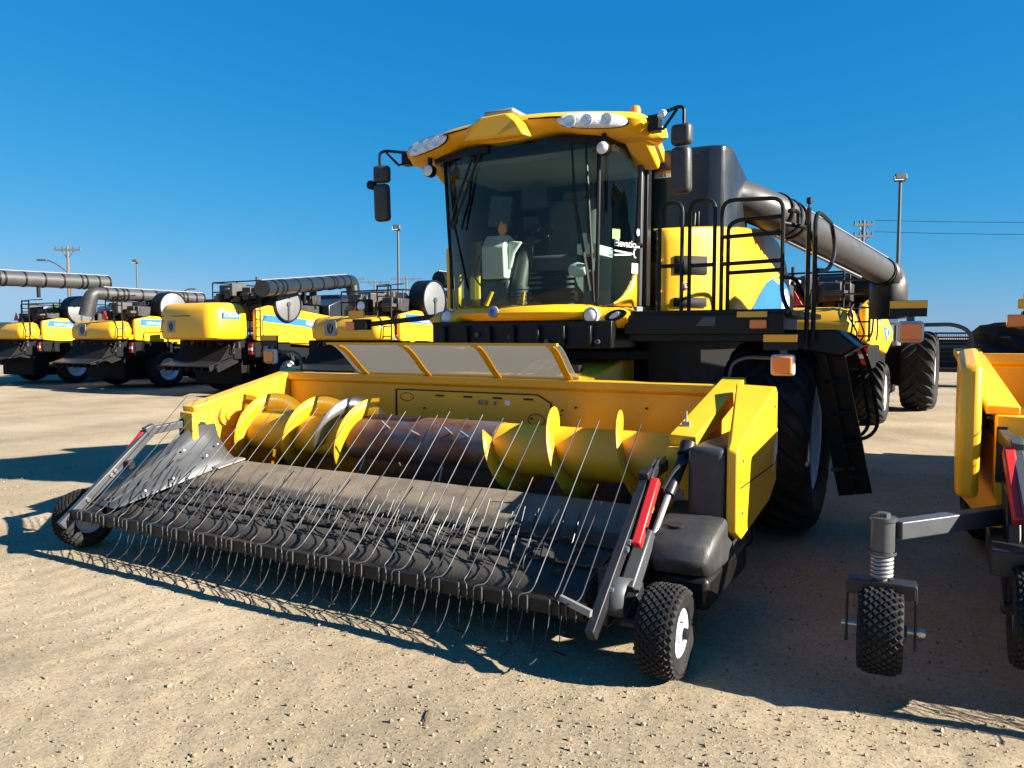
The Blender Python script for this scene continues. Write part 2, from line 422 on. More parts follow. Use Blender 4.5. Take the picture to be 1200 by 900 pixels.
    # steering column and wheel
    mb = MB(); mb.tube([(X(-.18), 6.52, 1.99), (X(-.18), 6.52, 2.2), (X(-.15), 6.6, 2.5), (X(-.12), 6.66, 2.66)], .08, 12, rr=[.09, .085, .075, .05])
    for k in range(5): mb.lathe([(-.012, .10), (.012, .10)], (X(-.18), 6.52, 2.03+k*.035), 'Z', 14)
    st = mb.build('steering_column', GRP, root)
    wm = Matrix.Translation((X(-.11), 6.68, 2.70)) @ Matrix.Rotation(R(35), 4, 'X')
    mb = MB(wm); mb.tube([(.19*math.cos(a*PI/16), .19*math.sin(a*PI/16), 0) for a in range(33)], .016, 8, caps=False)
    for a in (90, 210, 330): mb.bar((0, 0, -.02), (.18*math.cos(R(a)), .18*math.sin(R(a)), 0), .03, .015)
    mb.disc((0, 0, -.02), .05, .05, 'Z', 16); mb.build('steering_wheel', BLK, st)
    # pale side console with a monitor and an orange tag
    mb = MB(); mb.prism([(6.36, 2.26), (6.34, 2.56), (6.44, 2.68), (6.58, 2.64), (6.56, 2.26)], 'X', X(-.50), X(-.25))
    mb.prism([(X(-.25), 2.34), (X(-.25), 2.62), (X(-.10), 2.60), (X(-.18), 2.50), (X(-.22), 2.36)], 'Y', 6.42, 6.46)
    mb.build('display_housing', CABL, root, bevel=.015)
    mb = MB(); mb.b2(X(-.54), X(-.24), 6.42, 6.7, 1.985, 2.26); mb.build('side_console', GRP, root, bevel=.03)
    mb = MB(); mb.prism([(X(-.36), 2.67), (X(-.385), 2.74), (X(-.35), 2.83), (X(-.325), 2.78), (X(-.30), 2.80), (X(-.29), 2.72), (X(-.32), 2.67)], 'Y', 6.46, 6.49)
    mb.build('orange_tag', ORG, root, bevel=.01)
    mb = MB(); mb.box((X(-.43), 6.6, 2.93), (.24, .04, .30), Euler((0, R(8), 0))); mb.box((X(-.30), 7.1, 3.12), (.3, .1, .2)); mb.tube([(X(-.43), 6.62, 2.6), (X(-.43), 6.62, 2.8)], .014, 6)
    mb.box((X(-.25), 6.9, 2.85), (.16, .04, .12)); mb.tube(fillet([(X(-.62), 6.5, 2.5), (X(-.66), 6.45, 2.3), (X(-.55), 6.42, 2.2)], .1), .01, 6)
    mb.build('monitor', GRP, root, bevel=.02)
    mb = MB()
    mb.prism([(X(-.45), 1.99), (X(-.38), 2.13), (X(-.35), 2.13), (X(-.42), 1.99)], 'Y', 6.3, 6.34); mb.prism([(X(-.08), 1.99), (X(-.04), 2.12), (X(-.01), 2.12), (X(-.03), 1.99)], 'Y', 6.3, 6.34)
    mb.build('pedal', YEL, root, bevel=.004)
    # --- glazing: plan curve of the windscreen, leaning outward towards the top
    def arc(z):
        k = (z-1.985)/1.4; w = .735 + .035*k; f = -.06*k
        out = []
        for i in range(17):
            x = lerp(-w, w, i/16); out.append((x, 6.22+f - .26*(1-(x/w)**2)))
        return out
    rows = [[(X(x), y, z) for x, y in arc(z)] for z in (1.985, 2.35, 2.7, 3.05, 3.40)]
    MB().grid(rows).build('windscreen', WGL, root, smooth=60)
    def side(s):
        rows = []
        for i in range(9):
            t = i/8; x = .75+.20*math.sin(t*PI/2)**.8; y = 6.25+.42*t
            zb = 1.985 + .36*max(0, (t-.12)/.88)**1.7
            rows.append([(X(s*(x+.03*k/4)), y-.05*(k/4)*(1-t), lerp(zb, 3.36, k/4)) for k in range(5)])
        g = MB().grid(rows).build('side_window', WGL, root, smooth=60)
        rows = []
        for i in range(9):
            t = i/8; x = .752+.20*math.sin(t*PI/2)**.8; y = 6.25+.42*t
            zb = 1.985 + .36*max(0, (t-.12)/.88)**1.7
            rows.append([(X(s*x), y, 1.975), (X(s*x), y, zb-.004)])
        MB().grid(rows).build('door_panel', YEL, root, solid=.02)
        mb = MB(); mb.b2(X(s*.955)-.012, X(s*.955)+.012, 6.74, 7.44, 1.98, 3.33); mb.build('rear_side_window', WGL, root)
        # pillars
        mb = MB(); mb.tube([(X(s*.755), 6.235, 1.97), (X(s*.79), 6.18, 3.4)], .019, 8)
        mb.build('front_pillar', BLK, root)
        mb = MB(); mb.bar((X(s*.965), 6.70, 1.98), (X(s*.985), 6.69, 3.36), .045, .06, (0, 1, 0)); mb.build('rear_pillar', GRS, root, bevel=.008)
        mb = MB(); mb.bar((X(s*1.00), 6.80, 1.98), (X(s*1.01), 6.78, 3.3), .05, .10, (0, 1, 0)); mb.build('rear_pillar', BLK, root, bevel=.008)
        return g
    gl = side(-1); gr = side(1)
    # yellow post at the far side of the windscreen
    mb = MB(); mb.bar((X(-.79), 6.24, 1.98), (X(-.79), 6.22, 2.55), .035, .05, (0, 1, 0)); mb.build('corner_trim', YEL, root, bevel=.006)
    # stickers on the door glass
    d = (Vector((X(.955), 6.67, 2.5)) - Vector((X(.80), 6.30, 2.5))).normalized()
    nrm = Vector((d.y, -d.x, 0))
    P = lambda t, z, o=.022: Vector((X(.80), 6.30, 0)) + Vector((.158, .37, 0))*t + nrm*(o+.025*math.sin(max(0, min(1, t))*PI)) + Vector((.02*(z-2)/1.4, 0, z))
    def sticker(name, t0, t1, z0, z1, m):
        mb = MB(); vs_ = [P(t0, z0), P(t1, z0), P(t1, z1), P(t0, z1)]
        mb.add(vs_ + [v - nrm*.003 for v in vs_], [(0, 1, 2, 3), (7, 6, 5, 4), (0, 4, 5, 1), (1, 5, 6, 2), (2, 6, 7, 3), (3, 7, 4, 0)])
        return mb.build(name, m, gr, smooth=0)
    sticker('sticker', .12, .32, 2.56, 2.645, GRN); sticker('sticker', .72, .95, 2.27, 2.36, WHT)
    text('dealer_lettering', 'Elevation', .088, frame(P(.50, 2.52, .036), d, (0, 0, 1)), WHT, gr, .001)
    mb = MB(); a, b = P(.06, 2.463, .03), P(.70, 2.440, .03); mb.bar(a, b, .004, .012); a, b = P(.02, 2.415, .03), P(.66, 2.434, .03); mb.bar(a, b, .004, .012)
    mb.build('underline_swoosh', WHT, gr, smooth=0)
    mb = MB(); mb.M = frame(P(.93, 2.64, .02), d, (0, 0, 1)); mb.M = mb.M @ Matrix.Diagonal((.8, 1.5, 1, 1)); mb.disc((0, 0, 0), .022, .006, 'Z', 16); mb.build('sticker', WHT, gr)
    mb = MB(); mb.M = frame(P(.86, 2.45, .02), d, (0, 0, 1)); mb.tube([(.028*math.cos(a), .04*math.sin(a), 0) for a in [PI*.5+k*PI/8 for k in range(9)]], .006, 6); mb.build('sticker', WHT, gr)
    mb = MB(); mb.tube(fillet([P(.80, 2.52, .03), P(.84, 2.53, .05), P(1.0, 2.53, .05), P(1.05, 2.52, .02)], .02), .016, 8); mb.build('door_handle', BLK, gr)
    # wipers
    mb = MB()
    mb.tube([(X(-.30), 5.93, 3.38), (X(-.52), 5.96, 2.95), (X(-.66), 6.05, 2.72)], .012, 6)
    mb.tube([(X(-.22), 5.91, 3.38), (X(-.45), 5.95, 2.95), (X(-.60), 6.00, 2.70)], .012, 6)
    mb.tube([(X(-.78), 6.14, 3.36), (X(-.735), 6.13, 2.75), (X(-.62), 6.03, 2.15)], .014, 6)
    mb.box((X(-.26), 5.93, 3.36), (.22, .08, .07)); mb.build('windscreen_wiper', BLK, root)
    mb = MB(); mb.tube([(X(.70), 6.10, 3.36), (X(.735), 6.10, 2.8), (X(.755), 6.17, 2.0)], .011, 6)
    mb.tube([(X(.60), 6.03, 3.36), (X(.63), 6.02, 3.0), (X(.66), 6.06, 2.62)], .010, 6)
    mb.bar((X(.66), 6.03, 2.75), (X(.735), 6.13, 2.1), .015, .02); mb.build('windscreen_wiper', BLK, root)
    X = lambda x: XC - .05 + .955*x
    # --- roof
    rings = []
    n = 45
    for i in range(n):
        x = lerp(-1.30, 1.30, i/(n-1)); ax = abs(x)
        yf = 5.78 + .30*(ax/1.3)**1.8 + (.10*max(0, (ax-1.18)/.12)**2)
        zt = 3.60 - .055*(ax/1.3)**2 - .05*max(0, (ax-1.2)/.1)**2
        zb = 3.40 + .055*math.exp(-((ax-.50)/.22)**2) - .03*max(0, (ax-.8)/.5) + .05*max(0, (ax-1.2)/.1)**2
        yb = 7.60 - .95*max(0, min(1, (ax-.95)/.25))
        h = zt-zb
        pts = ((yb, zb+.03), (yf+.30, zb-.01), (yf+.10, zb), (yf+.03, zb+.35*h), (yf, zb+.62*h), (yf+.02, zt-.03), (yf+.09, zt), (min(yb-.05, yf+.5), zt+.02), (yb, zt-.03))
        rings.append([Vector((X(x), a, b)) for a, b in pts])
    roof = MB().loft(rings).build('cab_roof', YEL, root, smooth=45)
    mb = MB(); mb.prism([(X(-.93), 6.12), (X(-.5), 5.99), (X(.5), 5.99), (X(.93), 6.12), (X(1.0), 6.8), (X(-1.0), 6.8)], 'Z', 3.345, 3.41); mb.build('roof_lining', BLK, roof, bevel=.01)
    # centre brow with a chevron outline
    mb = MB()
    mb.loft([[Vector((X(-.30), 5.80, 3.50)), Vector((X(-.36), 5.82, 3.40)), Vector((X(.36), 5.82, 3.38)), Vector((X(.30), 5.80, 3.50)), Vector((X(.17), 5.83, 3.605)), Vector((X(-.24), 5.83, 3.605))],
             [Vector((X(-.22), 5.715, 3.51)), Vector((X(-.31), 5.725, 3.41)), Vector((X(.31), 5.725, 3.39)), Vector((X(.22), 5.715, 3.51)), Vector((X(.10), 5.78, 3.605)), Vector((X(-.16), 5.78, 3.605))]])
    mb.loft([[Vector((X(a), y, z)) for a, y, z in ((-.2, 5.8, 3.58), (.16, 5.8, 3.56), (.10, 5.785, 3.612), (-.15, 5.785, 3.612))], [Vector((X(a), y, z)) for a, y, z in ((-.2, 6.5, 3.58), (.2, 6.5, 3.56), (.15, 6.5, 3.625), (-.16, 6.5, 3.625))]])
    mb.build('roof_brow', YEL, roof, bevel=.018, seg=3, smooth=30)
    mb = MB(); mb.box((X(-.02), 6.02, 3.648), (.30, .34, .05)); br = mb.build('roof_receiver', LGREY, roof, bevel=.02)
    for s in (-1, 1):   # slots beside brow
        mb = MB(); mb.bar((X(s*.32), 5.80, 3.535), (X(s*.62), 5.845, 3.52), .006, .012); mb.build('vent_slot', DARK, roof)
    # big elongated roof headlights: domed lens over reflectors
    for s in (-1, 1):
        pts = []
        rings = []
        for j, (q, o) in enumerate(((1.0, .0), (.98, .022), (.85, .034), (.5, .044), (.05, .047))):
            ring = []
            for k in range(28):
                a = 2*PI*k/28; cx = .87; u = math.cos(a); v = math.sin(a)
                x = cx + .30*q*math.copysign(abs(u)**.72, u); zz = 3.468 + .064*q*math.copysign(abs(v)**.85, v) - .02*(x-cx)/.3 + .01
                yf = 5.78 + .30*(x/1.3)**1.8
                ring.append(Vector((X(s*x), yf - o + .012, zz)))
            rings.append(ring)
        rim = MB().loft(rings[:2], caps=False).build('lens_frame', BLK, roof)
        l = MB().loft([[p + Vector((0, .002, 0)) for p in r] for r in rings[1:]]).build('headlight', CHF, roof, smooth=60)
        for cx in (.70, .84, 1.0):
            yf = 5.78 + .30*(cx/1.3)**1.8
            MB().lathe([(.012, .052), (.0, .052), (-.002, .046), (.006, .02), (.004, 0)], (X(s*cx), yf-.036, 3.475), 'Y', 20).build('reflector', CHR, l)
        # round lamps hung under the roof
        mb = MB(); yy = 6.02; mb.disc((X(s*.93), yy+.03, 3.27), .058, .07, 'Y', 22); mb.b2(X(s*.93)-.02, X(s*.93)+.02, yy+.02, yy+.05, 3.31, 3.42); lh = mb.build('work_lamp', BLK, roof, bevel=.006)
        MB().lathe([(-.018, 0), (-.014, .03), (0, .052)], (X(s*.93), yy-.006, 3.27), 'Y', 22).build('lens', CHF, lh)
        # beacon
        mb = MB(); mb.lathe([(0, .055), (.03, .055), (.035, .045)], (X(s*1.12), 6.30, 3.53), 'Z', 18); bc = mb.build('beacon', BLK, roof)
        MB().lathe([(0, .045), (.06, .046), (.085, .035), (.095, .015), (.097, 0)], (X(s*1.12), 6.30, 3.565), 'Z', 18).build('beacon_dome', AMB, bc)
        # tail fin of the roof edge
        mb = MB(); mb.prism([(6.35, 3.40), (6.75, 3.20), (6.8, 3.28), (6.5, 3.47)], 'X', X(s*1.08)-.10, X(s*1.08)+.10); mb.build('roof_tail_fin', YEL, roof, bevel=.02)
        # mirror
        xm = 1.60; mb = MB()
        mb.box((X(s*1.33), 6.22, 3.46), (.09, .10, .13))
        mb.tube(fillet([(X(s*1.35), 6.2, 3.52), (X(s*(xm-.04)), 6.14, 3.55), (X(s*(xm+.02)), 6.12, 3.53), (X(s*(xm+.02)), 6.12, 3.36)], .05), .015, 8)
        mb.tube([(X(s*1.35), 6.2, 3.42), (X(s*1.42), 6.18, 3.40), (X(s*(xm-.05)), 6.14, 3.53)], .013, 8)
        am = mb.build('mirror_arm', BLK, root, bevel=.006)
        if s > 0:
            MB().lathe([(-.03, 0), (-.028, .03), (0, .042), (.03, .03), (.035, 0)], (X(1.43), 6.12, 3.50), 'Y', 18).build('marker_lamp', CHR, am)
        else:
            MB().lathe([(-.05, 0), (-.04, .045), (.02, .045), (.05, .02), (.05, 0)], (X(-xm-.12), 6.12, 3.22), 'Y', 16).build('marker_lamp', BLK, am)
        mb = MB(); mb.box((X(s*xm), 6.13, 3.32), (.17, .10, .17), Euler((0, 0, R(-8*s)))); mb.build('wide_angle_mirror', GRP, am, bevel=.035, seg=3)
        mb = MB(); mb.box((X(s*xm), 6.13, 3.04), (.165, .10, .37), Euler((R(3), 0, R(-8*s)))); mb.build('mirror_head', GRP, am, bevel=.04, seg=3)
    X = lambda x: XC + x
    # --- black grain tank with folded covers
    mb = MB()
    plan = [(-1.42, 7.45), (1.34, 7.45), (1.46, 7.50), (1.52, 7.62), (1.52, 8.3), (1.35, 8.45), (-1.35, 8.45), (-1.52, 8.2), (-1.52, 7.6)]
    rings = []
    for z, g in ((2.55, 0), (3.40, 0), (3.46, 0)):
        rings.append([Vector((X(x), y, z + (.08 if (y < 7.7 and z > 3) else (-.12 if z > 3 else 0)))) for x, y in plan])
    mb.loft(rings)
    mb.prism([(8.3, 2.5), (8.3, 3.25), (10.4, 3.05), (11.3, 2.75), (11.3, 2.4)], 'X', X(-1.3), X(1.15))
    tk = mb.build('grain_tank', NAV, root, bevel=.02)
    mb = MB(); mb.b2(X(1.06), X(1.26), 7.42, 7.452, 2.70, 2.92); mb.build('tank_hatch', BLK, tk, bevel=.01)
    mb = MB(); mb.tube(fillet([(X(1.09), 7.42, 2.90), (X(1.09), 7.40, 2.76), (X(1.22), 7.40, 2.76), (X(1.22), 7.42, 2.9)], .03), .008, 6); mb.build('hatch_handle', GRS, tk)
    st = MB().b2(X(.885), X(1.03), 7.435, 7.449, 3.27, 3.335).build('warning_sticker', WHT, tk)
    MB().b2(X(.886), X(1.029), 7.431, 7.4345, 3.31, 3.334).build('sticker_band', ORG, st); MB().b2(X(.90), X(.915), 7.431, 7.4345, 3.28, 3.305).build('sticker_symbol', BLK, st)
    # --- yellow side panels (curved in plan)
    def panel(s, name):
        plan = [(.97, 7.02), (1.08, 7.05), (1.22, 7.14), (1.38, 7.30), (1.49, 7.50), (1.545, 7.85), (1.57, 8.4), (1.585, 9.0), (1.59, 9.6), (1.585, 10.1), (1.57, 10.42), (1.50, 10.58), (1.35, 10.66)]
        rows = []
        for x, y in plan:
            zt = 2.71 + .095*(min(y, 9.0)-7.0) - (.55*((y-8.9)/1.7)**2.2 if y > 8.9 else 0)
            b = [1.86, 2.05, lerp(1.86, zt, .5), lerp(1.86, zt, .85), zt-.015, zt]
            rows.append([(X(s*(x + (.018*math.sin((z-1.86)/(zt-1.86)*PI)) - (.03 if j == 5 else 0))), y, z) for j, z in enumerate(b)])
        return MB().grid(rows).build(name, YEL, root, solid=.02, smooth=50)
    panel(-1, 'side_panel'); sp = panel(1, 'side_panel')
    # louvre slots, safety stickers
    for z0, z1 in ((2.29, 2.46), (1.985, 2.07)):
        mb = MB()
        for i in range(5):
            pass
        pl = [(1.115, 7.068), (1.22, 7.138), (1.365, 7.28)]
        rows = [[(X(x+.020), y-.016, z) for z in (z0, z1)] for x, y in pl]
        mb.grid(rows).build('louvre_slot', DARK, sp, solid=.012)
    for c, sz in (((1.235, 7.118, 2.18), .033), ((1.02, 7.0, 2.42), .014), ((1.02, 7.0, 2.13), .014)):
        mb = MB(frame((X(c[0]), c[1], c[2]), (1, .72, 0), (0, 0, 1))); mb.disc((0, 0, 0), sz, .006, 'Z', 14); b_ = mb.build('warning_sticker' if sz > .02 else 'panel_bolt', ORG if sz < .02 else WHT, sp)
        if sz > .02:
            mb = MB(frame((X(c[0])+.0035, c[1]-.0045, c[2]), (1, .72, 0), (0, 0, 1))); mb.tube([(.024*math.cos(k*PI/8), .024*math.sin(k*PI/8), 0) for k in range(17)], .005, 6); mb.bar((-.016, -.016, 0), (.016, .016, 0), .008, .004, (0, 0, 1)); mb.build('sticker_symbol', REDM, b_)
    # blue decal on the side panel: curved dome outline
    rows = []
    for i in range(15):
        y = lerp(8.30, 10.36, i/14); u = (y-8.30)/2.06
        top = 1.90 + .50*math.sin(PI*min(1, u*.62+.10))**.75 - .36*max(0, .28-u)
        xs = [1.557, 1.57, 1.585, 1.59, 1.585, 1.57]; ys = [7.85, 8.4, 9.0, 9.6, 10.1, 10.42]
        for k in range(5):
            if ys[k] <= y <= ys[k+1]: x = lerp(xs[k], xs[k+1], (y-ys[k])/(ys[k+1]-ys[k]))
        rows.append([(X(x+.014+.018*math.sin((z-1.86)/(.72)*PI)), y, z) for z in (1.88, lerp(1.88, top, .5), top)])
    dcl = MB().grid(rows).build('side_decal', BLU, sp)
    def onp(y, z):
        for k in range(5):
            if ys[k] <= y <= ys[k+1]: x = lerp(xs[k], xs[k+1], (y-ys[k])/(ys[k+1]-ys[k]))
        return (X(x+.019+.018*math.sin((z-1.86)/(.72)*PI)), y, z)
    def band(name, lo, hi, ya, yb, m, n=24):
        rows = [[onp(lerp(ya, yb, i/n), lerp(lo(i/n), hi(i/n), q/3)) for q in range(4)] for i in range(n+1)]
        MB().grid(rows).build(name, m, dcl)
    band('decal_mountains', lambda u: 1.885, lambda u: 1.92+.16*math.sin(u*PI)**2*(.7+.3*math.sin(u*9)), 8.55, 9.55, WHT)
    band('decal_leaf', lambda u: 1.90+.02*u, lambda u: 1.92+.40*math.sin(PI*(u*.8+.15))**.8*(1-.15*u), 9.75, 10.36, WHT)
    # engine bay behind
    mb = MB(); mb.b2(X(-1.45), X(1.40), 10.45, 11.9, 1.75, 2.45)
    mb.b2(X(-.9), X(.9), 10.7, 11.7, 2.45, 2.95); mb.lathe([(-.5, 0), (-.5, .16), (.5, .16), (.5, 0)], (X(.9), 11.0, 2.65), 'Y', 16)
    mb.build('engine_deck', MIX1, root, bevel=.02)
    mb = MB(); mb.b2(X(-1.35), X(1.30), 11.2, 12.3, 1.5, 2.2); mb.build('rear_hood', YEL, root, bevel=.12, seg=4)
    # --- platform with skirt and details
    mb = MB(); mb.b2(X(1.02), X(2.30), 6.22, 8.05, 1.87, 1.92); mb.b2(X(.98), X(2.28), 6.18, 6.24, 1.72, 1.885); mb.b2(X(1.0), X(2.2), 6.24, 7.3, 1.66, 1.87)
    pf = mb.build('cab_platform', BLK, root, bevel=.008)
    mb = MB(); mb.prism([(X(1.60), 1.79), (X(1.66), 1.86), (X(1.76), 1.86), (X(1.76), 1.79)], 'Y', 6.172, 6.179); mb.build('pale_plate', GRS, pf)
    mb = MB(); mb.b2(X(1.93), X(2.16), 6.165, 6.178, 1.855, 1.90); mb.build('reflector_strip', YEL, pf)
    mb = MB(); mb.b2(X(2.03), X(2.16), 6.150, 6.178, 1.765, 1.835); mb.build('side_marker', AMB, pf, bevel=.008)
    # --- handrails
    def rail(name, *paths, r=.017):
        mb = MB()
        for p in paths: mb.tube(p, r, 8)
        return mb.build(name, BLK, root)
    y0 = 6.36
    def hoop(xa, xb, y, zt, mid, ya=None):
        return [fillet([(X(xa), y, 1.90), (X(xa), y, zt), (X(xb), y, zt), (X(xb), y, 1.90)], .09), [(X(xa), y, mid), (X(xb), y, mid)]]
    rail('handrail', *hoop(1.225, 1.42, y0, 2.83, 2.30))
    rail('handrail', *hoop(1.47, 1.68, y0+.05, 2.84, 2.30))
    rail('handrail', fillet([(X(1.74), y0+.05, 1.90), (X(1.74), y0+.05, 2.82), (X(2.22), y0+.05, 2.80), (X(2.22), y0+.05, 2.03), (X(2.30), y0-.02, 1.88)], .10),
         fillet([(X(1.78), y0+.1, 1.90), (X(1.78), y0+.1, 2.62), (X(1.86), y0+.1, 2.66), (X(2.22), y0+.07, 2.66)], .08),
         [(X(1.74), y0+.05, 2.30), (X(2.22), y0+.05, 2.31)], [(X(1.78), y0+.1, 2.23), (X(2.22), y0+.1, 2.24)], [(X(1.75), y0+.05, 2.52), (X(2.22), y0+.05, 2.53)])
    rail('handrail', fillet([(X(2.40), 6.5, 1.60), (X(2.40), 6.5, 2.72)], .02), fillet([(X(2.45), 6.5, 1.66), (X(2.45), 6.5, 2.68), (X(2.46), 6.75, 2.70), (X(2.46), 7.4, 2.70), (X(2.48), 7.5, 2.46), (X(2.46), 7.25, 2.28), (X(2.42), 6.9, 2.26)], .16),
         fillet([(X(2.22), y0+.05, 2.60), (X(2.34), 6.6, 2.59), (X(2.36), 7.0, 2.58), (X(2.38), 7.2, 2.0), (X(2.36), 6.9, 1.92), (X(2.3), 6.55, 2.18), (X(2.2), 6.45, 2.18)], .15),
         fillet([(X(2.26), y0+.1, 2.70), (X(2.26), 6.6, 2.73), (X(2.28), 6.75, 2.73), (X(2.28), 6.75, 2.60)], .05), r=.018)
    mb = MB(); mb.lathe([(-.03, 0), (-.02, .022), (.02, .022), (.03, 0)], (X(2.40), 6.5, 2.775), 'Z', 12); mb.tube([(X(2.40), 6.5, 2.70), (X(2.40), 6.5, 2.76)], .008, 6); mb.build('rail_knob', BLK, root)
    # safety chain: small links
    mb = MB()
    for k in range(34):
        z = 2.60-k*.021; mb.box((X(1.205)+.004*math.sin(k*1.7), y0-.01, z), (.010, .016, .018) if k % 2 else (.018, .009, .018))
    mb.build('safety_chain', HOS, root, bevel=.003)
    # upper marker arm on both sides
    for s in (-1, 1):
        mb = MB()
        if s < 0:
            mb.bar((X(-.98), 6.2, 1.90), (X(-1.98), 6.22, 1.82), .05, .05); mb.box((X(-1.92), 6.2, 1.83), (.18, .10, .11))
            a_ = mb.build('marker_arm', BLK, root, bevel=.008)
            MB().b2(X(-2.10), X(-1.98), 6.14, 6.22, 1.77, 1.86).build('marker_lamp', AMB, a_, bevel=.01); MB().b2(X(-2.04), X(-1.84), 6.13, 6.15, 1.90, 1.97).build('reflector_strip', YEL, a_)
            mb = MB(); mb.box((X(-1.90), 6.22, 2.02), (.16, .10, .14)); wl = mb.build('work_lamp', BLK, a_, bevel=.01)
            MB().lathe([(-.01, 0), (-.008, .035), (0, .05)], (X(-1.90), 6.165, 2.02), 'Y', 18).build('lens', CHF, wl)
    # folding ladder swung out at the side
    mb = MB()
    top = Vector((X(2.34), 6.78, 1.70)); bot = Vector((X(2.60), 6.95, .36))
    for d_ in (.14, .36):
        o = Vector((d_*.55, d_*.62, 0)); mb.bar(top+o, bot+o, .05, .13, (1, 0, 0))
    ld = mb.build('access_ladder', BLK, root, bevel=.006)
    mb = MB()
    for k in range(5):
        t = (k+.4)/5; c = top.lerp(bot, t)+Vector((.137, .155, 0)); mb.box(c, (.21, .16, .035), Euler((0, 0, R(48))))
    mb.build('ladder_step', BLD, ld, bevel=.004)
    mb = MB(); c = top.lerp(bot, .5)+Vector((.0935-.06, .1054+.09, 0)); mb.bar(top.lerp(bot, .0)+Vector((.135, .20, 0)), top.lerp(bot, .93)+Vector((.135, .20, 0)), .21, .015, (.67, -.74, 0)); mb.build('ladder_back_plate', BLK, ld)
    c = top.lerp(bot, .83)+Vector((.09, .06, 0)); MB().box(c, (.24, .012, .03), Euler((0, 0, R(48)))).build('reflector_strip', GRS, ld)
    mb = MB()
    for dx in (0, .07):
        mb.tube(fillet([(X(2.42+dx), 6.95, 1.72), (X(2.62+dx), 7.15, 1.74), (X(2.74+dx), 7.25, 1.45), (X(2.82+dx), 7.3, .92), (X(2.72+dx), 7.15, .82), (X(2.58+dx), 7.0, .86)], .12), .016, 8)
    mb.build('ladder_handrail', BLK, ld)
    mb = MB(); mb.prism([(X(1.98), 1.70), (X(2.1), 1.76), (X(2.62), 1.76), (X(2.78), 1.62), (X(2.66), 1.54), (X(2.3), 1.60), (X(2.05), 1.62)], 'Y', 6.55, 7.05); mb.build('ladder_bracket', BLK, root, bevel=.02)
    # --- unloading auger folded along the side
    a0 = Vector((X(1.20), 8.10, 3.20)); a1 = Vector((X(1.76), 8.45, 3.00)); a2 = Vector((X(2.56), 12.2, 2.62))
    mb = MB(); mb.tube([a0 + Vector((-.05, -.1, .0)), a0, a0.lerp(a1, .5) + Vector((0.02, 0, .02)), a1, a1.lerp(a2, .06)], .2, 20)
    mb.tube([a1.lerp(a2, .04), a2], .19, 20, rr=[.195, .18])
    ag = mb.build('unloading_auger', AUG, root, smooth=50)
    dd = (a2-a1).normalized()
    for t in (.0, .06, .10, .97):
        p = a1.lerp(a2, t); MB().tube([p-dd*.02, p+dd*.02], .215 if t < .5 else .2, 20).build('auger_flange', BLK, ag)
    mb = MB(); mb.tube([p + Vector((.10, 0, .17)) for p in (a1.lerp(a2, .1), a1.lerp(a2, .95))], .012, 6)
    mb.tube([p + Vector((-.02, 0, -.21)) for p in (a1.lerp(a2, .02), a1.lerp(a2, .75))], .03, 6); mb.build('auger_pipe', LGREY, ag)
    mb = MB()
    sp_ = fillet([a2 - dd*.02, a2 + dd*.26, a2 + dd*.30 + Vector((.0, 0, -.62))], .22, 8)
    mb.tube(sp_, .19, 20, rr=[lerp(.185, .25, i/(len(sp_)-1)) for i in range(len(sp_))], caps=False)
    mb.build('auger_spout', GRP, ag, solid=.015)
    mb = MB(); mb.tube(fillet([a0+Vector((-.06, -.1, .26)), a0+Vector((.1, .05, .24)), a0+Vector((.18, .1, 0)), a0+Vector((.1, -.1, -.28))], .12), .02, 8)
    mb.build('hydraulic_hose', HOS, ag)
    mb = MB(); mb.box(a2+dd*.42+Vector((.05, .05, -.06)), (.12, .05, .05)); mb.build('work_lamp', LGREY, ag, bevel=.01)
    # --- wheels
    wheel(root, (X(2.08), 7.10, .84), .84, .74, .47, 1); wheel(root, (X(-1.90), 7.10, .83), .83, .74, .47, -1)
    wheel(root, (X(1.42), 10.7, .62), .62, .5, .34, 1, n=18); wheel(root, (X(-1.42), 10.7, .62), .62, .5, .34, -1, n=18)
    mb = MB(); mb.b2(X(-1.3), X(1.3), 10.6, 10.8, .5, .72); mb.build('rear_axle', BLK, root, bevel=.02)
    return root

def emblem(M, r, parent, rnd):
    mb = MB(M)
    if rnd: mb.lathe([(-.01, r), (.006, r), (.01, r*.8), (.01, 0)], (0, 0, 0), 'Z', 28)
    else: mb.prism([(-r*.8, -r), (r*.8, -r), (r, -r*.75), (r, r*.75), (r*.8, r), (-r*.8, r), (-r, r*.75), (-r, -r*.75)], 'Z', -.01, .008)
    e = mb.build('emblem', LGREY, parent, smooth=30)
    mb = MB(M)
    for s in (-1, 1):
        blade = [(.04*s, -.75), (.30*s, -.55), (.52*s, -.05), (.50*s, .55), (.30*s, .15), (.12*s, -.25)]
        mb.prism([(a*r, b*r) for a, b in blade], 'Z', .010, .014)
        blade = [(.05*s, -.1), (.22*s, .25), (.24*s, .75), (.06*s, .45)]
        mb.prism([(a*r, b*r) for a, b in blade], 'Z', .010, .014)
    mb.build('emblem_leaf', BLU if rnd else BLK, e, smooth=0)
    return e

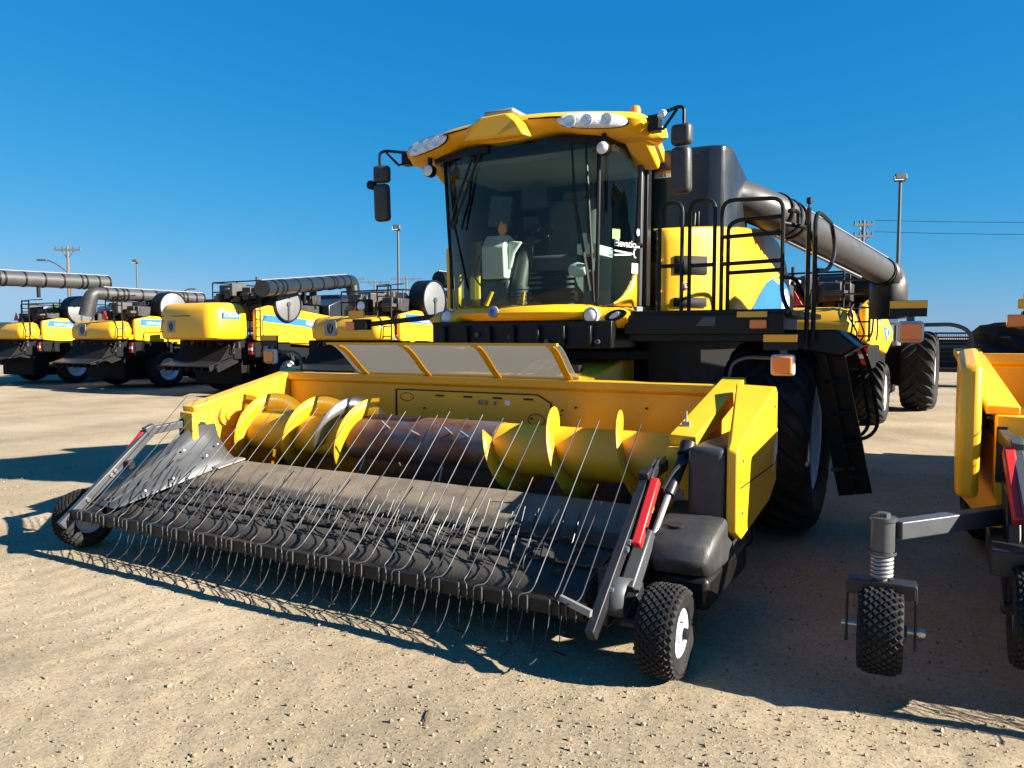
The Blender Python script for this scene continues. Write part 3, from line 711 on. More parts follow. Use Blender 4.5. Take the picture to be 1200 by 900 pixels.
# ------------------------------------------------------------------ pickup header (world coordinates)
HTN = mat('worn_tine_steel', (0.040, 0.040, 0.042), 0.45, metal=0.3)
def build_header():
    root = thing('pickup_header', 'yellow pickup header with worn rusty auger drum and windguard rods, below the central cab', 'pickup header', (-3.6, 4.5, 0))
    XL, XR = -5.87, -1.30
    # back sheet with folded top lip, trough
    mb = MB()
    mb.prism([(5.66, .55), (5.655, 1.262), (5.615, 1.285), (5.615, 1.35), (5.80, 1.35), (5.80, 1.20), (5.70, 1.19), (5.70, .55)], 'X', XL+.09, XR-.14)
    bs = mb.build('back_sheet', YEH, root, bevel=.006)
    # removable inspection plate in the middle, with slots and bolts
    mb = MB(); mb.prism([(-4.42, .70), (-4.42, 1.215), (-2.95, 1.215), (-2.83, 1.15), (-2.83, .70)], 'Y', 5.643, 5.656); ip = mb.build('inspection_plate', YEH, bs, bevel=.003)
    mb = MB(); mb.b2(-4.43, -4.412, 5.638, 5.652, .70, 1.222); mb.b2(-4.41, -2.96, 5.640, 5.652, 1.216, 1.224)
    mb.b2(-2.83, -2.818, 5.640, 5.652, .7, 1.15); mb.bar((-2.955, 5.645, 1.222), (-2.823, 5.645, 1.155), .008, .008, (0, 1, 0)); mb.build('panel_gap', DARK, bs, smooth=0)
    for k in range(4): MB().b2(-3.98+k*.30, -3.89+k*.30, 5.636, 5.6425, 1.172, 1.186).build('panel_slot', DARK, bs, smooth=0)
    for x, z in ((-4.1, 1.06), (-3.6, .98), (-3.0, 1.02), (-2.72, 1.10), (-2.74, 1.06), (-4.2, .9), (-3.2, .93), (-2.6, 1.13), (-4.9, 1.1), (-2.0, 1.15)): MB().disc((x, 5.637, z), .009, .012, 'Y', 8).build('panel_bolt', DARK, bs, smooth=0)
    for x0, x1, z0, z1 in ((-4.36, -4.24, 1.12, 1.19), (-3.02, -2.90, .96, 1.06)):
        mb = MB(); n_ = 20; mb.tube([((x0+x1)/2+(x1-x0)/2*math.cos(k*2*PI/n_)*1.3, 5.641, (z0+z1)/2+(z1-z0)/2*math.sin(k*2*PI/n_)) for k in range(n_+1)], .003, 5); mb.build('access_cover', DARK, bs)
    mb = MB(); mb.box((-3.47, 5.625, 1.135), (.07, .025, .03)); mb.tube([(-3.5, 5.61, 1.12), (-3.5, 5.60, 1.16)], .008, 6); mb.disc((-3.36, 5.63, 1.135), .014, .02); mb.build('latch', LGREY, bs, bevel=.003)
    mb = MB(); mb.b2(-3.26, -3.21, 5.6385, 5.643, 1.12, 1.16); mb.build('sticker', WHT, bs)
    tr = [(5.66, .62), (5.60, .52), (5.45, .43), (5.2, .40), (4.95, .44), (4.78, .54)]
    mb = MB(); mb.grid([[(x, y, z) for y, z in tr] for x in (XL+.1, XR-.14)]); mb.build('auger_trough', BLD, root, solid=.012)
    # end plates
    plate = [(5.78, 1.34), (4.52, 1.05), (4.46, .95), (4.46, .62), (4.62, .36), (5.78, .36)]
    mb = MB(); mb.prism(plate, 'X', XL, XL+.09); mb.bar((XL+.02, 5.80, 1.36), (XL+.02, 4.50, 1.062), .16, .05); mb.b2(XL-.02, XL+.15, 4.44, 4.50, .60, 1.04)
    el = mb.build('end_plate', YEH, root, bevel=.008)
    mb = MB(); mb.disc((XL+.11, 4.86, .98), .10, .03, 'X', 24); mb.disc((XL+.12, 4.86, .98), .05, .05, 'X', 18); mb.build('bearing_cover', YEH, el)
    mb = MB(); mb.disc((XL+.095, 4.58, .90), .045, .02, 'X', 18); mb.b2(XL-.018, XL+.03, 4.43, 4.445, .68, .98); mb.build('plate_opening', DARK, el)
    mb = MB(); mb.prism(plate, 'X', XR-.14, XR-.06)
    mb.bar((XR-.07, 5.80, 1.355), (XR-.07, 4.52, 1.06), .17, .10); mb.b2(XR-.15, XR, 4.44, 4.54, .62, 1.04)
    er = mb.build('end_plate', YEH, root, bevel=.008)
    mb = MB(); mb.box((XR-.10, 4.68, 1.16), (.05, .03, .03)); mb.tube([(XR-.10, 4.68, 1.12), (XR-.10, 4.68, 1.24)], .007, 6); mb.box((XR-.1, 4.46, .76), (.12, .06, .06)); mb.build('locking_pin', LGREY, er)
    # rounded drive shield on the viewer's right end
    side = [(5.36, 1.37), (5.42, 1.33), (5.43, .95), (5.395, .90), (5.43, .86), (5.42, .72), (5.20, .62), (4.42, .54), (4.30, .60), (4.30, 1.06), (4.36, 1.10)]
    mb = MB()
    cx = .36
    r_out = [Vector((-.99, y, z)) for y, z in side]
    r_in = [Vector((-1.055 if (z < 1.2 and y < 5.0) or z < 1.0 else -1.26, y, z + .01)) for y, z in side]
    mb.loft([r_in, r_out])
    sh = mb.build('drive_shield', YEL, root, bevel=.014, seg=3, smooth=40)
    for y_, z_ in ((4.42, 1.0), (4.42, .70), (5.32, 1.24)):
        MB().lathe([(.0, .012), (.006, .010), (.008, 0)], (-.988, y_, z_), 'X', 10).build('shield_bolt', LGREY, sh)
    MB().b2(-.9885, -.986, 4.36, 5.38, .845, .853).build('shield_seam', DARK, sh, smooth=0)
    mb = MB(); mb.b2(-1.275, -1.062, 4.29, 5.36, .60, 1.075); mb.build('shield_block', GRP, root, bevel=.035, seg=3)
    mb = MB(); mb.prism([(5.30, .80), (5.415, .92), (5.415, 1.08), (5.33, .95)], 'X', -.9885, -.986); mb.build('sticker', WHT, sh)
    # signal lights behind both ends
    for x, s in ((-6.20, -1), (-1.03, 1)):
        mb = MB(); mb.tube(fillet([(x+s*-.40, 5.83, 1.30), (x-s*.38, 5.85, 1.50), (x-s*.28, 5.85, 1.55), (x-s*.02, 5.83, 1.545)], .12), .014, 8)
        mb.box((x, 5.84, 1.56), (.05, .05, .14))
        sg = mb.build('signal_bracket', GRS, root)
        mb = MB(); mb.b2(x-.12*1-.02, x+.10, 5.79, 5.81, 1.605, 1.72); mb.build('reflector_board', BLK, sg); MB().b2(x-.137, x+.097, 5.783, 5.7895, 1.665, 1.717).build('reflector_strip', YEL, sg)
        mb = MB(); mb.b2(x-.085, x+.085, 5.775, 5.83, 1.42, 1.575); fr = mb.build('lamp_frame', RIM, sg, bevel=.025, seg=3)
        MB().b2(x-.068, x+.068, 5.755, 5.776, 1.435, 1.56).build('amber_lens', AMB, fr, bevel=.01)
    # translucent crop screen on top
    def scr(t):   # t 0 bottom .. 1 top
        a = t*1.25
        return (5.68 - .50*t**.72*1.0, 1.352 + .29*math.sin(t*PI/2)**.85)
    xs = [-4.78, -4.06, -3.33, -2.66]
    shift = lambda t: .05*t
    rows = [[(x+shift(t), *scr(t)) for t in [k/8 for k in range(9)]] for x in [lerp(xs[0]-.10, xs[3]+.07, j/12) for j in range(13)]]
    cs = MB().grid(rows).build('crop_screen', SHLD, root, solid=.006, smooth=60)
    for x in xs:
        rings = []
        for k in range(9):
            t = k/8; y, z = scr(t); y2, z2 = scr(min(1, t+.05)); y1, z1 = scr(max(0, t-.05)); dy, dz = y2-y1, z2-z1; l = math.hypot(dy, dz); ny, nz = -dz/l, dy/l
            wd = .030
            rings.append([Vector((x+shift(t)+a*wd, y+ny*b, z+nz*b)) for a, b in ((-1, .006), (1, .006), (1, .02), (-1, .02))])
        MB().loft(rings).build('screen_rib', YEL, cs)
    mb = MB(); y, z = scr(1); mb.bar((xs[0]-.05, y, z), (xs[3]+.12, y, z), .03, .02); mb.bar((xs[0]-.1, 5.672, 1.366), (xs[3]+.08, 5.672, 1.366), .025, .03); mb.build('screen_edge', YEH, cs)
    # --- auger
    ay, az, dr, fr_ = 5.13, .845, .190, .335
    mb = MB(); mb.lathe([(-4.45, dr+.006), (-2.98, dr+.006)], (0, ay, az), 'X', 36); mb.lathe([(-4.45, 0), (-4.45, dr+.006)], (0, ay, az), 'X', 36); mb.lathe([(-2.98, 0), (-2.98, dr+.006)], (0, ay, az), 'X', 36)
    ag = mb.build('auger', RUST, root, smooth=50)
    for x0, x1 in ((XL+.11, -4.455), (-2.975, XR-.16)):
        mb = MB(); mb.lathe([(x0, 0), (x0, dr), (x1, dr), (x1, 0)], (0, ay, az), 'X', 36); mb.build('auger_tube', YEH, ag, smooth=50)
    def flight(x0, x1, pitch, ph, hand, m):
        n = int(abs(x1-x0)/pitch*36); inner = []; outer = []
        for i in range(n+1):
            x = lerp(x0, x1, i/n); a = ph + hand*2*PI*(x-x0)/pitch
            inner.append((x, ay+dr*.96*math.sin(a), az+dr*.96*math.cos(a))); outer.append((x, ay+fr_*math.sin(a), az+fr_*math.cos(a)))
        return MB().grid([inner, outer]).build('auger_flight', m, ag, solid=.005, smooth=60)
    flight(-5.72, -4.62, .60, R(200), 1, YEH); flight(-4.62, -4.24, .60, R(200)+2*PI*1.10/.60, 1, STL if False else YEH)
    flight(-4.66, -4.26, .60, R(250), 1, STL)
    flight(-2.99, -1.47, .53, R(300), -1, YEH)
    mb = MB()
    random.seed(3)
    for k in range(9):
        x = -4.28+k*.155; a = random.choice((30, 95, 150, 210, 260, 330, -20, -60)) + random.uniform(-15, 15); a = R(a)
        mb.tube([(x, ay+dr*math.sin(a), az+dr*math.cos(a)), (x, ay+(dr+.13)*math.sin(a), az+(dr+.13)*math.cos(a))], .009, 6)
    mb.build('auger_finger', STL, ag)
    # --- pickup deck: two belts with slight sag, rollers
    bx0, bx1 = -5.52, -1.62
    def belt(name, y0, z0, y1, z1, rad, m, parent):
        d = Vector((0, y1-y0, z1-z0)).normalized(); nn = Vector((0, -d.z, d.y))
        ring = []
        c0 = Vector((0, y0, z0)) - nn*rad; c1 = Vector((0, y1, z1)) - nn*rad
        for k in range(9):
            a = PI*k/8; ring.append(c0 + nn*rad*math.cos(a) - d*rad*math.sin(a))
        for k in range(9):
            a = PI*k/8; ring.append(c1 - nn*rad*math.cos(a) + d*rad*math.sin(a))
        n = 60; rings = []
        for i in range(n+1):
            x = lerp(bx0, bx1, i/n)
            rings.append([p + Vector((x, 0, .0015*math.sin(x*9+p.y*7))) for p in ring])
        return MB().loft(rings).build(name, m, parent, smooth=50)
    rb = belt('rear_belt', 4.36, .520, 4.72, .600, .05, BELT, root)
    fb = belt('front_belt', 3.70, .372, 4.28, .505, .10, FBELT, root)
    mb = MB(); mb.b2(bx0, bx1, 4.755, 4.79, .52, .585); mb.b2(bx0, bx1, 4.30, 4.335, .43, .502); mb.build('deck_strip', BLD, root)
    # lap seams and cross slats on the belts
    mb = MB()
    for t in (.30, .72):
        y, z = lerp(3.70, 4.28, t), lerp(.372, .505, t)+.008; mb.bar((bx0, y, z), (bx1, y, z), .035, .012)
    for k in range(8):
        x = -5.25+k*.52+random.uniform(-.03, .03); mb.bar((x, 3.70, .380), (x, 4.27, .511), .012, .008)
    mb.build('tine_carrier', BLD, fb)
    # double tines standing on the front belt
    def tine(x, y, z, lean, L, parent, m=BLD):
        mb = MB()
        for dx in (-.045, .045):
            b = Vector((x+dx, y, z)); mb.tube(fillet([b, b+Vector((0, .01, .04)), b+Vector((dx*.1, lean, L))], .03, 2), .0042, 5)
        mb.tube([(x-.05, y, z+.006), (x+.05, y, z+.006)], .010, 6)
        mb.disc((x, y, z+.015), .016, .012, 'Z', 8)
        return mb.build('pickup_tine', m, parent, smooth=60)
    for r_, t in enumerate((.08, .30, .51, .72)):
        for k in range(14):
            x = bx0+.16+(k+.5*(r_ % 2))*.272
            if x > bx1-.08: continue
            tine(x, lerp(3.70, 4.28, t), lerp(.372, .505, t)+.012, .10+random.uniform(-.02, .02), .16+random.uniform(-.015, .015), fb)
    # tines hanging round the front roller: one J shaped, one with a foot
    for k in range(24):
        x = bx0+.10+k*.158; dx = random.uniform(-.02, .02)
        mb = MB(); y = 3.62
        pts = [(x, y, .31)] + [(x+dx*(q/9), 3.58-.20*(1-math.cos(q*PI/14))-.02, max(.05, .29-.235*math.sin(q*PI/14))) for q in range(1, 9)]
        mb.tube(pts, .0036, 5)
        mb.tube([(x+.06, y-.02, .30), (x+.061, 3.56, .17), (x+.063, 3.545, .050)], .0030, 5)
        if k % 2: mb.bar((x+.025, 3.54, .050), (x+.105, 3.53, .046), .018, .006)
        mb.build('hanging_tine', HTN, fb, smooth=60)
    # pickup frame and side covers
    mb = MB(); mb.b2(XL+.16, XL+.22, 3.62, 4.75, .20, .44); mb.b2(XR-.24, XR-.18, 3.62, 4.75, .20, .50); mb.tube([(bx0-.2, 4.05, .24), (bx1+.2, 4.05, .24)], .05, 8); mb.b2(bx0, bx1, 4.45, 4.6, .3, .42)
    mb.build('pickup_frame', BLD, root, bevel=.01)
    # big grey sheet on the left slope, with ribs
    A = [(-5.78, 3.60, .40), (-5.80, 4.46, .86), (-5.70, 4.66, .90), (-5.52, 4.70, .60), (-5.45, 4.42, .545), (-5.50, 3.60, .385)]
    rows = []
    for i in range(9):
        t = i/8; y = lerp(3.56, 4.70, t)
        zo = .40 + .52*min(1, t/.80) ; zi = lerp(.385, .60, t)
        rows.append([(-5.80+.05*t, y, zo), (-5.72, y, lerp(zo, zi, .3)), (-5.60, y, lerp(zo, zi, .75)), (-5.50+.03*t, y, zi+.004)])
    sc_ = MB().grid(rows).build('side_cover', GRS, root, solid=.006, smooth=50)
    mb = MB()
    for q in (.25, .55):
        mb.tube([(lerp(-5.78, -5.52, q), 3.60, lerp(.42, .39, q)+.012), (lerp(-5.76, -5.52, q), 4.35, lerp(.87, .55, q)+.008)], .009, 6)
    mb.build('cover_rib', GRS, sc_)
    mb = MB()
    for x, y, z in ((-5.55, 3.85, .47), (-5.54, 4.1, .53), (-5.56, 4.45, .67), (-5.6, 4.6, .75), (-5.66, 4.3, .73)): mb.lathe([(0, .013), (.01, .010), (.012, 0)], (x, y, z), 'Z', 8)
    mb.build('cover_bolt', STL, sc_)
    mb = MB(); mb.bar((-5.47, 4.45, .575), (-5.44, 4.72, .625), .12, .012); mb.build('cover_flap', LGREY, sc_)
    # right side cover with curved roller guard
    mb = MB(); mb.prism([(3.62, .36), (3.72, .50), (4.10, .72), (4.42, .98), (4.46, .60), (4.3, .30), (3.7, .22)], 'X', -1.50, -1.485)
    rc = mb.build('side_cover', GRS, root, bevel=.004)
    mb = MB(); mb.grid([[(x, 3.58-.11*math.sin(a)+.05, .31+.11*math.cos(a)+.05) for a in [R(q) for q in (-30, 0, 30, 60, 90, 120)]] for x in (-1.50, -1.36)]); mb.build('roller_guard', GRS, rc, solid=.008)
    mb = MB(); mb.prism([(3.66, .42), (3.95, .66), (4.02, .60), (3.75, .36)], 'X', -1.44, -1.36); mb.build('guard_flap', GRS, rc, bevel=.01)
    # lobed plastic cover over the drive on the right
    pl = [(4.95, .60), (4.93, .72), (4.75, .775), (4.45, .735), (4.28, .69), (4.12, .66), (3.97, .60), (3.92, .50), (3.98, .42), (4.4, .40), (4.9, .44)]
    mb = MB(); rings = []
    for x, q in ((-1.40, .92), (-1.36, 1.0), (-1.14, 1.0), (-1.07, .96), (-1.04, .85)):
        rings.append([Vector((x, 4.45+(y-4.45)*q, .58+(z-.58)*q)) for y, z in pl])
    mb.loft(rings); dc = mb.build('drive_cover', GRP, root, bevel=.02, smooth=50)
    mb = MB(); mb.M = Matrix.Translation((-1.28, 4.10, .662)) @ Matrix.Rotation(R(20), 4, 'X') @ Matrix.Diagonal((1.3, .8, 1, 1)); mb.disc((0, 0, 0), .035, .012, 'Z', 16); mb.build('cover_hole', DARK, dc)
    mb = MB(); mb.b2(-1.36, -1.06, 3.98, 4.9, .24, .42); mb.build('drive_box', BLK, root, bevel=.03)
    MB().tube(fillet([(-1.035, 4.72, .62), (-1.0, 4.76, .60), (-1.0, 4.76, .45), (-1.04, 4.72, .42)], .04), .008, 6).build('cover_strap', BLK, dc)
    # lift cylinder and hoses
    mb = MB(); mb.tube([(-1.33, 4.46, 1.03), (-1.36, 4.22, .80)], .034, 12); mb.tube([(-1.325, 4.48, 1.06), (-1.325, 4.42, 1.0)], .05, 12); mb.build('lift_cylinder', BLD, root)
    mb = MB(); mb.tube([(-1.36, 4.22, .80), (-1.39, 4.0, .56)], .018, 10); mb.build('cylinder_rod', LGREY, root)
    for pth in ([(-1.30, 4.52, 1.0), (-1.24, 4.40, 1.02), (-1.33, 4.26, .96), (-1.38, 4.18, .84)], [(-1.45, 4.3, .98), (-1.42, 4.1, .92), (-1.42, 3.95, .70), (-1.40, 3.92, .52)], [(-1.47, 4.42, .93), (-1.46, 4.26, 1.0), (-1.47, 4.15, .86), (-1.46, 4.06, .62)]):
        MB().tube(fillet(pth, .1), .011, 6).build('hydraulic_hose', HOS, root)
    mb = MB(); mb.box((-1.452, 4.20, .78), (.008, .07, .17), Euler((R(-18), 0, 0))); s_ = mb.build('warning_sticker', WHT, root, smooth=0); MB().box((-1.447, 4.19, .735), (.006, .066, .05), Euler((R(-18), 0, 0))).build('sticker_band', ORG, s_, smooth=0)
    # --- windguard: bar, arms, rods
    by, bz = 3.44, .335
    mb = MB(); mb.bar((-5.86, by, bz), (-1.52, by, bz), .065, .07); wb = mb.build('windguard_bar', BLK, root, bevel=.008)
    for x, s in ((-5.86, -1), (-1.46, 1)):
        mb = MB(); mb.bar((x, by-.09, bz-.08), (x, 4.13, .90), .05, .075, (0, -.6, .8)); mb.bar((x, 4.12, .905), (x, 4.80, .965), .05, .065); mb.box((x, 4.12, .915), (.06, .09, .08), Euler((R(20), 0, 0)))
        am = mb.build('windguard_arm', GRS if s < 0 else BLD, root, bevel=.006)
        mb = MB(); 
        for t in (.16, .45, .50):
            p = Vector((x+.03, lerp(by, 4.13, t), lerp(bz, .90, t))); mb.disc(p, .017, .02, 'X', 8)
        mb.box((x+.01, 4.78, .975), (.07, .07, .06)); mb.build('bolt', STL, am)
        mb = MB(); mb.bar((x+(.065 if s > 0 else -.035), 3.80, .60), (x+(.065 if s > 0 else -.035), 4.10, .90), .05, .055, (0, -.6, .8)); mb.build('red_stop', REDM, am, bevel=.008)
        mb = MB(); mb.b2(x+.02, x+.09, 3.86, 3.92, .62, .69); mb.build('arm_bracket', BLD, am, bevel=.006)
        MB().bar((x-.002, 3.92, .742), (x-.002, 4.02, .832), .053, .02, (0, -.6, .8)).build('sticker', WHT, am) if s > 0 else None
    mb = MB(); mb.bar((-1.66, by-.01, bz+.05), (-1.47, by-.06, bz+.02), .02, .035); mb.build('end_clip', LGREY, wb)
    random.seed(11)
    for k in range(31):
        x = -5.68+k*.1372; j = random.uniform(-.012, .012)
        mb = MB(); w = .048 if k % 2 else -.048
        y1, z1 = 4.36+random.uniform(-.04, .03), 1.175+random.uniform(-.03, .02)
        pts = [(x+w, by-.04, bz-.045), (x+w, by-.042, bz+.042), (x, by+.0, bz+.046), (x, by+.05, bz+.07), (x+j, y1, z1)]
        if k in (26, 29): pts[-1] = (x+j, lerp(by, y1, .62), lerp(bz, z1, .62))
        mb.tube(fillet(pts, .02, 2), .0035, 6)
        mb.tube([(x-w*.1, by-.041, bz-.045), (x-w*.1, by-.041, bz+.045)], .005, 5)
        mb.build('guard_rod', ROD, wb, smooth=60)
    # short lower rods
    for k in range(16):
        x = -5.6+k*.262; mb = MB(); mb.tube([(x, by+.02, bz+.05), (x+.01, 3.95, .74+random.uniform(-.05, .05))], .0042, 5); mb.build('short_guard_rod', BLD, wb, smooth=60)
    # gauge wheels
    gw = small_wheel(root, (-1.185, 3.66, .233), .233, .20, 1); small_wheel(root, (-6.07, 3.66, .233), .233, .20, -1)
    for xa, xb, xc, zz in ((-1.28, -1.42, -1.42, .42), (-5.98, -5.75, -5.76, .36)):
        mb = MB(); mb.tube([(xa, 3.66, .233), (xb, 3.66, .233)], .03, 10); mb.bar((xb, 3.66, .233), (xc, 4.1, zz), .06, .08); mb.build('wheel_strut', BLD, root, bevel=.008)
    return root

# ------------------------------------------------------------------ parked combines seen from behind (local: x right, y forwards/away, ladder at x=0)
def build_rear(style):
    root = thing('combine_harvester', 'x', 'combine harvester')
    wide = style == 'round'
    mb = MB(); mb.b2(-2.35, .0, .9, 6.6, .32, 1.6); mb.b2(-2.3, -.25, .1, .95, .30, 1.1); mb.b2(-2.75, .3, 4.6, 5.4, .6, 1.5); mb.b2(-2.6, -.2, -.2, 1.2, 1.05, 1.62); mb.b2(-.3, .22, .2, 1.6, 1.1, 1.55)
    mb.build('chassis', MBK, root, bevel=.03)
    mb = MB()
    for k in range(10):
        mb.box((-2.2+k*.24, -.21, 1.38+.1*math.sin(k*2.3)), (.16, .06, .16+.08*math.sin(k*1.7)))
        mb.tube(fillet([(-2.2+k*.23, -.22, 1.55), (-2.15+k*.23, -.34, 1.35), (-2.1+k*.2, -.25, 1.12)], .1), .02, 6)
    mb.build('hydraulic_block', MIX1, root)
    # rear hood, rounded
    zt = 2.68 if wide else 2.24
    def rr(x0, x1, y0, y1, r, z):
        pts = []
        for cx, cy, a0 in ((x1-r, y1-r, 0), (x0+r, y1-r, 90), (x0+r, y0+r, 180), (x1-r, y0+r, 270)):
            for k in range(5): a = R(a0+k*22.5); pts.append(Vector((cx+r*math.cos(a), cy+r*math.sin(a), z)))
        return pts
    r = .42 if wide else .22
    x0, x1, y0, y1 = (-2.45, .02, -1.1, .28) if wide else (-2.32, .03, -.45, .30)
    rings = []
    for z, g in ((1.62, .06), (1.68, .0), (1.95, -.02), (zt-.25, .0), (zt-.08, .05), (zt-.015, .13), (zt, .22)):
        rings.append(rr(x0+g, x1-g, y0+g*(1.6 if wide else 1.0), y1-g, r, z))
    hd = MB().loft(rings).build('rear_hood', YEL, root, smooth=50)
    # hood badge
    if wide:
        emblem(frame((-1.72, y0-.024, 2.0), (1, 0, 0), (0, 0, 1)), .17, hd, False)
        mb = MB(frame((-2.1, y0-.006, 2.0), (1, 0, 0), (0, 0, 1)))
        mb.tube([(-.15, -.14, 0), (.15, -.14, 0), (0, .2, 0), (-.15, -.14, 0)], .012, 6); mb.build('warning_triangle', BLK, hd)
        mb = MB(); mb.bar((-2.2, y0+.005, 2.30), (-.9, y0-.012, 2.30), .015, .02); mb.build('hood_crease', BLK, hd)
        MB().b2(x1+.022, x1+.030, -.78, -.20, 2.22, 2.40).build('model_decal', BLU, hd)
        text('model_lettering', 'CX8080', .14, frame((x1+.033, -.49, 2.31), (0, 1, 0), (0, 0, 1)), WHT, hd, .002)
    else:
        emblem(frame((-1.55, y0-.024, 1.93), (1, 0, 0), (0, 0, 1)), .20, hd, False)
        mb = MB(); mb.prism([(-1.25, 2.30), (-.92, 2.30), (-1.085, 2.60)], 'Y', .0, .03); mb.build('slow_vehicle_triangle', REDM, hd, bevel=.01)
    # side panel
    top = [(.25, 2.28), (.9, 2.40), (1.7, 2.36), (3.2, 2.12), (4.3, 1.84)] if not wide else [(.29, 2.52), (.8, 2.64), (2.2, 2.52), (3.6, 2.36), (4.6, 2.1), (5.0, 1.9)]
    poly = [(top[0][0], 1.60)] + top + [(top[-1][0]-.2, 1.60), (top[-1][0]-1.1, 1.34), (top[0][0]+1.0, 1.50)]
    mb = MB(); mb.prism(poly, 'X', .02, .17); sp = mb.build('side_panel', YEL, root, bevel=.05, seg=3)
    if wide:
        a = [(.55, 2.36), (2.0, 2.28), (3.6, 2.08), (4.75, 1.86)]; b = [(4.3, 1.62), (3.7, 1.78), (2.2, 2.04), (.55, 2.16)]
        MB().prism(a+b, 'X', .172, .178).build('stripe_decal', BLU, sp, smooth=0)
        text('maker_lettering', 'NEW HOLLAND', .19, frame((.181, 3.0, 2.03), (0, 1, -.16), (0, 0, 1)), WHT, sp, .002)
        emblem(frame((.188, 4.22, 1.82), (0, 1, 0), (0, 0, 1)), .11, sp, False)
    else:
        MB().prism([(.42, 2.08), (.46, 2.30), (1.7, 2.26), (2.1, 2.02)], 'X', .172, .178).build('stripe_decal', BLU, sp, smooth=0)
        text('maker_lettering', 'NEW HOLLAND', .14, frame((.181, 1.18, 2.13), (0, 1, -.06), (0, 0, 1)), WHT, sp, .002)
        MB().prism([(2.5, 1.92), (3.3, 1.88), (3.6, 1.80), (3.0, 1.60)], 'X', .172, .178).build('stripe_decal', BLU, sp, smooth=0)
        MB().prism([(2.8, 1.84), (3.05, 1.87), (3.1, 1.68)], 'X', .179, .183).build('stripe_flash', WHT, sp, smooth=0)
    # ladder
    mb = MB()
    yy = -.08 if not wide else .50
    xo = .05 if not wide else .10
    for x in (-.22, .22): mb.tube([(x+xo, yy-.18, 1.62), (x+xo, yy-.18, 3.0), (x+xo, yy+.3, 3.05)], .022, 6)
    for k in range(6): mb.tube([(xo-.22, yy-.18, 1.72+k*.25), (xo+.22, yy-.18, 1.72+k*.25)], .016, 6)
    for x in (-.32, .32): mb.tube(fillet([(x+xo, yy-.05, 1.65), (x+xo+.04, yy-.22, 1.75), (x+xo+.03, yy-.22, 2.2), (x+xo, yy-.05, 2.3)], .1), .014, 6)
    mb.build('rear_ladder', BLK, root)
    # engine deck clutter, rotary screen, tank
    rnd = random.Random(4)
    mb = MB(); z0 = zt-.06
    mb.b2(-2.3, -.3, 1.0, 3.4, z0-.4, z0+.10)
    for k in range(60):
        sx, sy, sz = rnd.uniform(.12, .45), rnd.uniform(.12, .5), rnd.uniform(.1, .4)
        mb.box((rnd.uniform(-2.2, -.3), rnd.uniform(.5, 3.4), z0+sz/2+rnd.uniform(0, .34)), (sx, sy, sz), Euler((0, 0, rnd.uniform(-.3, .3))))
    eng = mb.build('engine', MIX1, root, bevel=.02)
    for k in range(12):
        mb = MB(); p = Vector((rnd.uniform(-2.2, -.2), rnd.uniform(.6, 3.0), z0+.1)); q = p+Vector((rnd.uniform(-.6, .6), rnd.uniform(-.5, .5), rnd.uniform(.1, .3)))
        mb.tube(fillet([p, p+Vector((0, 0, .4)), q+Vector((0, 0, .35)), q], .15), rnd.uniform(.015, .045), 8); mb.build('engine_pipe', LGREY if k % 3 == 0 else MIX1, eng)
    mb = MB(); mb.lathe([(-.35, 0), (-.35, .13), (.35, .13), (.35, 0)], (-.5, 1.6, z0+.28), 'X', 16); mb.build('air_filter', LGREY, eng)
    for k in range(9):
        p = Vector((rnd.uniform(-2.2, -.2), rnd.uniform(.8, 3.2), z0)); MB().tube([p, p+Vector((0, 0, rnd.uniform(.5, 1.0)))], rnd.uniform(.03, .11), 10).build('engine_stack', MIX1, eng)
    mb = MB(); z1 = z0+.78
    for p in ([(-2.4, .9, z0), (-2.4, .9, z1), (-.25, .9, z1), (-.25, .9, z0)], [(-.25, .9, z1), (-.25, 3.2, z1), (-.25, 3.2, z0)], [(-2.4, .9, z1), (-2.4, 3.2, z1)], [(-2.4, .9, z1-.3), (-.25, .9, z1-.3)], [(-1.3, .9, z0), (-1.3, .9, z1)]): mb.tube(fillet(p, .08), .02, 6)
    mb.build('deck_rail', BLK, root)
    sy_ = 1.65 if not wide else 1.50
    mb = MB(); mb.lathe([(-.35, 0), (-.35, .54), (.14, .54), (.14, .50), (.12, .50)], (.12, sy_, 2.70), 'X', 32); rs = mb.build('rotary_screen', BLK, root)
    mb = MB(); mb.lathe([(.115, .50), (.125, .48), (.13, 0)], (.12, sy_, 2.70), 'X', 32); mb.build('screen_face', SCRN, rs)
    mb = MB(); mb.bar((.27, sy_, 2.72), (.27, sy_, 2.22), .06, .03, (1, 0, 0)); mb.disc((.26, sy_, 2.70), .07, .06, 'X', 12); mb.build('screen_arm', GRS, rs)
    mb = MB(); mb.prism([(3.5, 2.0), (3.5, 2.75), (4.2, 3.0), (6.6, 3.0), (6.6, 2.0)], 'X', -2.6, .02); mb.prism([(-2.6, 2.9), (-2.3, 3.15), (-.4, 3.15), (.0, 2.9)], 'Y', 4.4, 6.4); mb.build('grain_tank', NAV, root, bevel=.04)
    mb = MB(); mb.b2(-2.2, -.4, 6.9, 8.4, 1.9, 3.4); mb.build('cab', BLK, root, bevel=.1, seg=3)
    # straw chopper with vanes
    mb = MB(); mb.prism([(-.9, .72), (-.2, 1.0), (.5, 1.1), (.5, 1.5), (-.3, 1.45)], 'X', -2.35, -.25)
    ch = mb.build('straw_chopper', MBK, root, bevel=.02)
    mb = MB()
    for k in range(9):
        x = -2.25+k*.24; a = (k-4)*.07; mb.bar((x, .1, 1.06), (x+a*1.2, -.98, .78), .012, .16)
    mb.prism([(-1.05, .85), (-.2, 1.12), (-.18, 1.15), (-1.05, .88)], 'X', -2.35, -.25); mb.build('chopper_vane', BLD, ch)
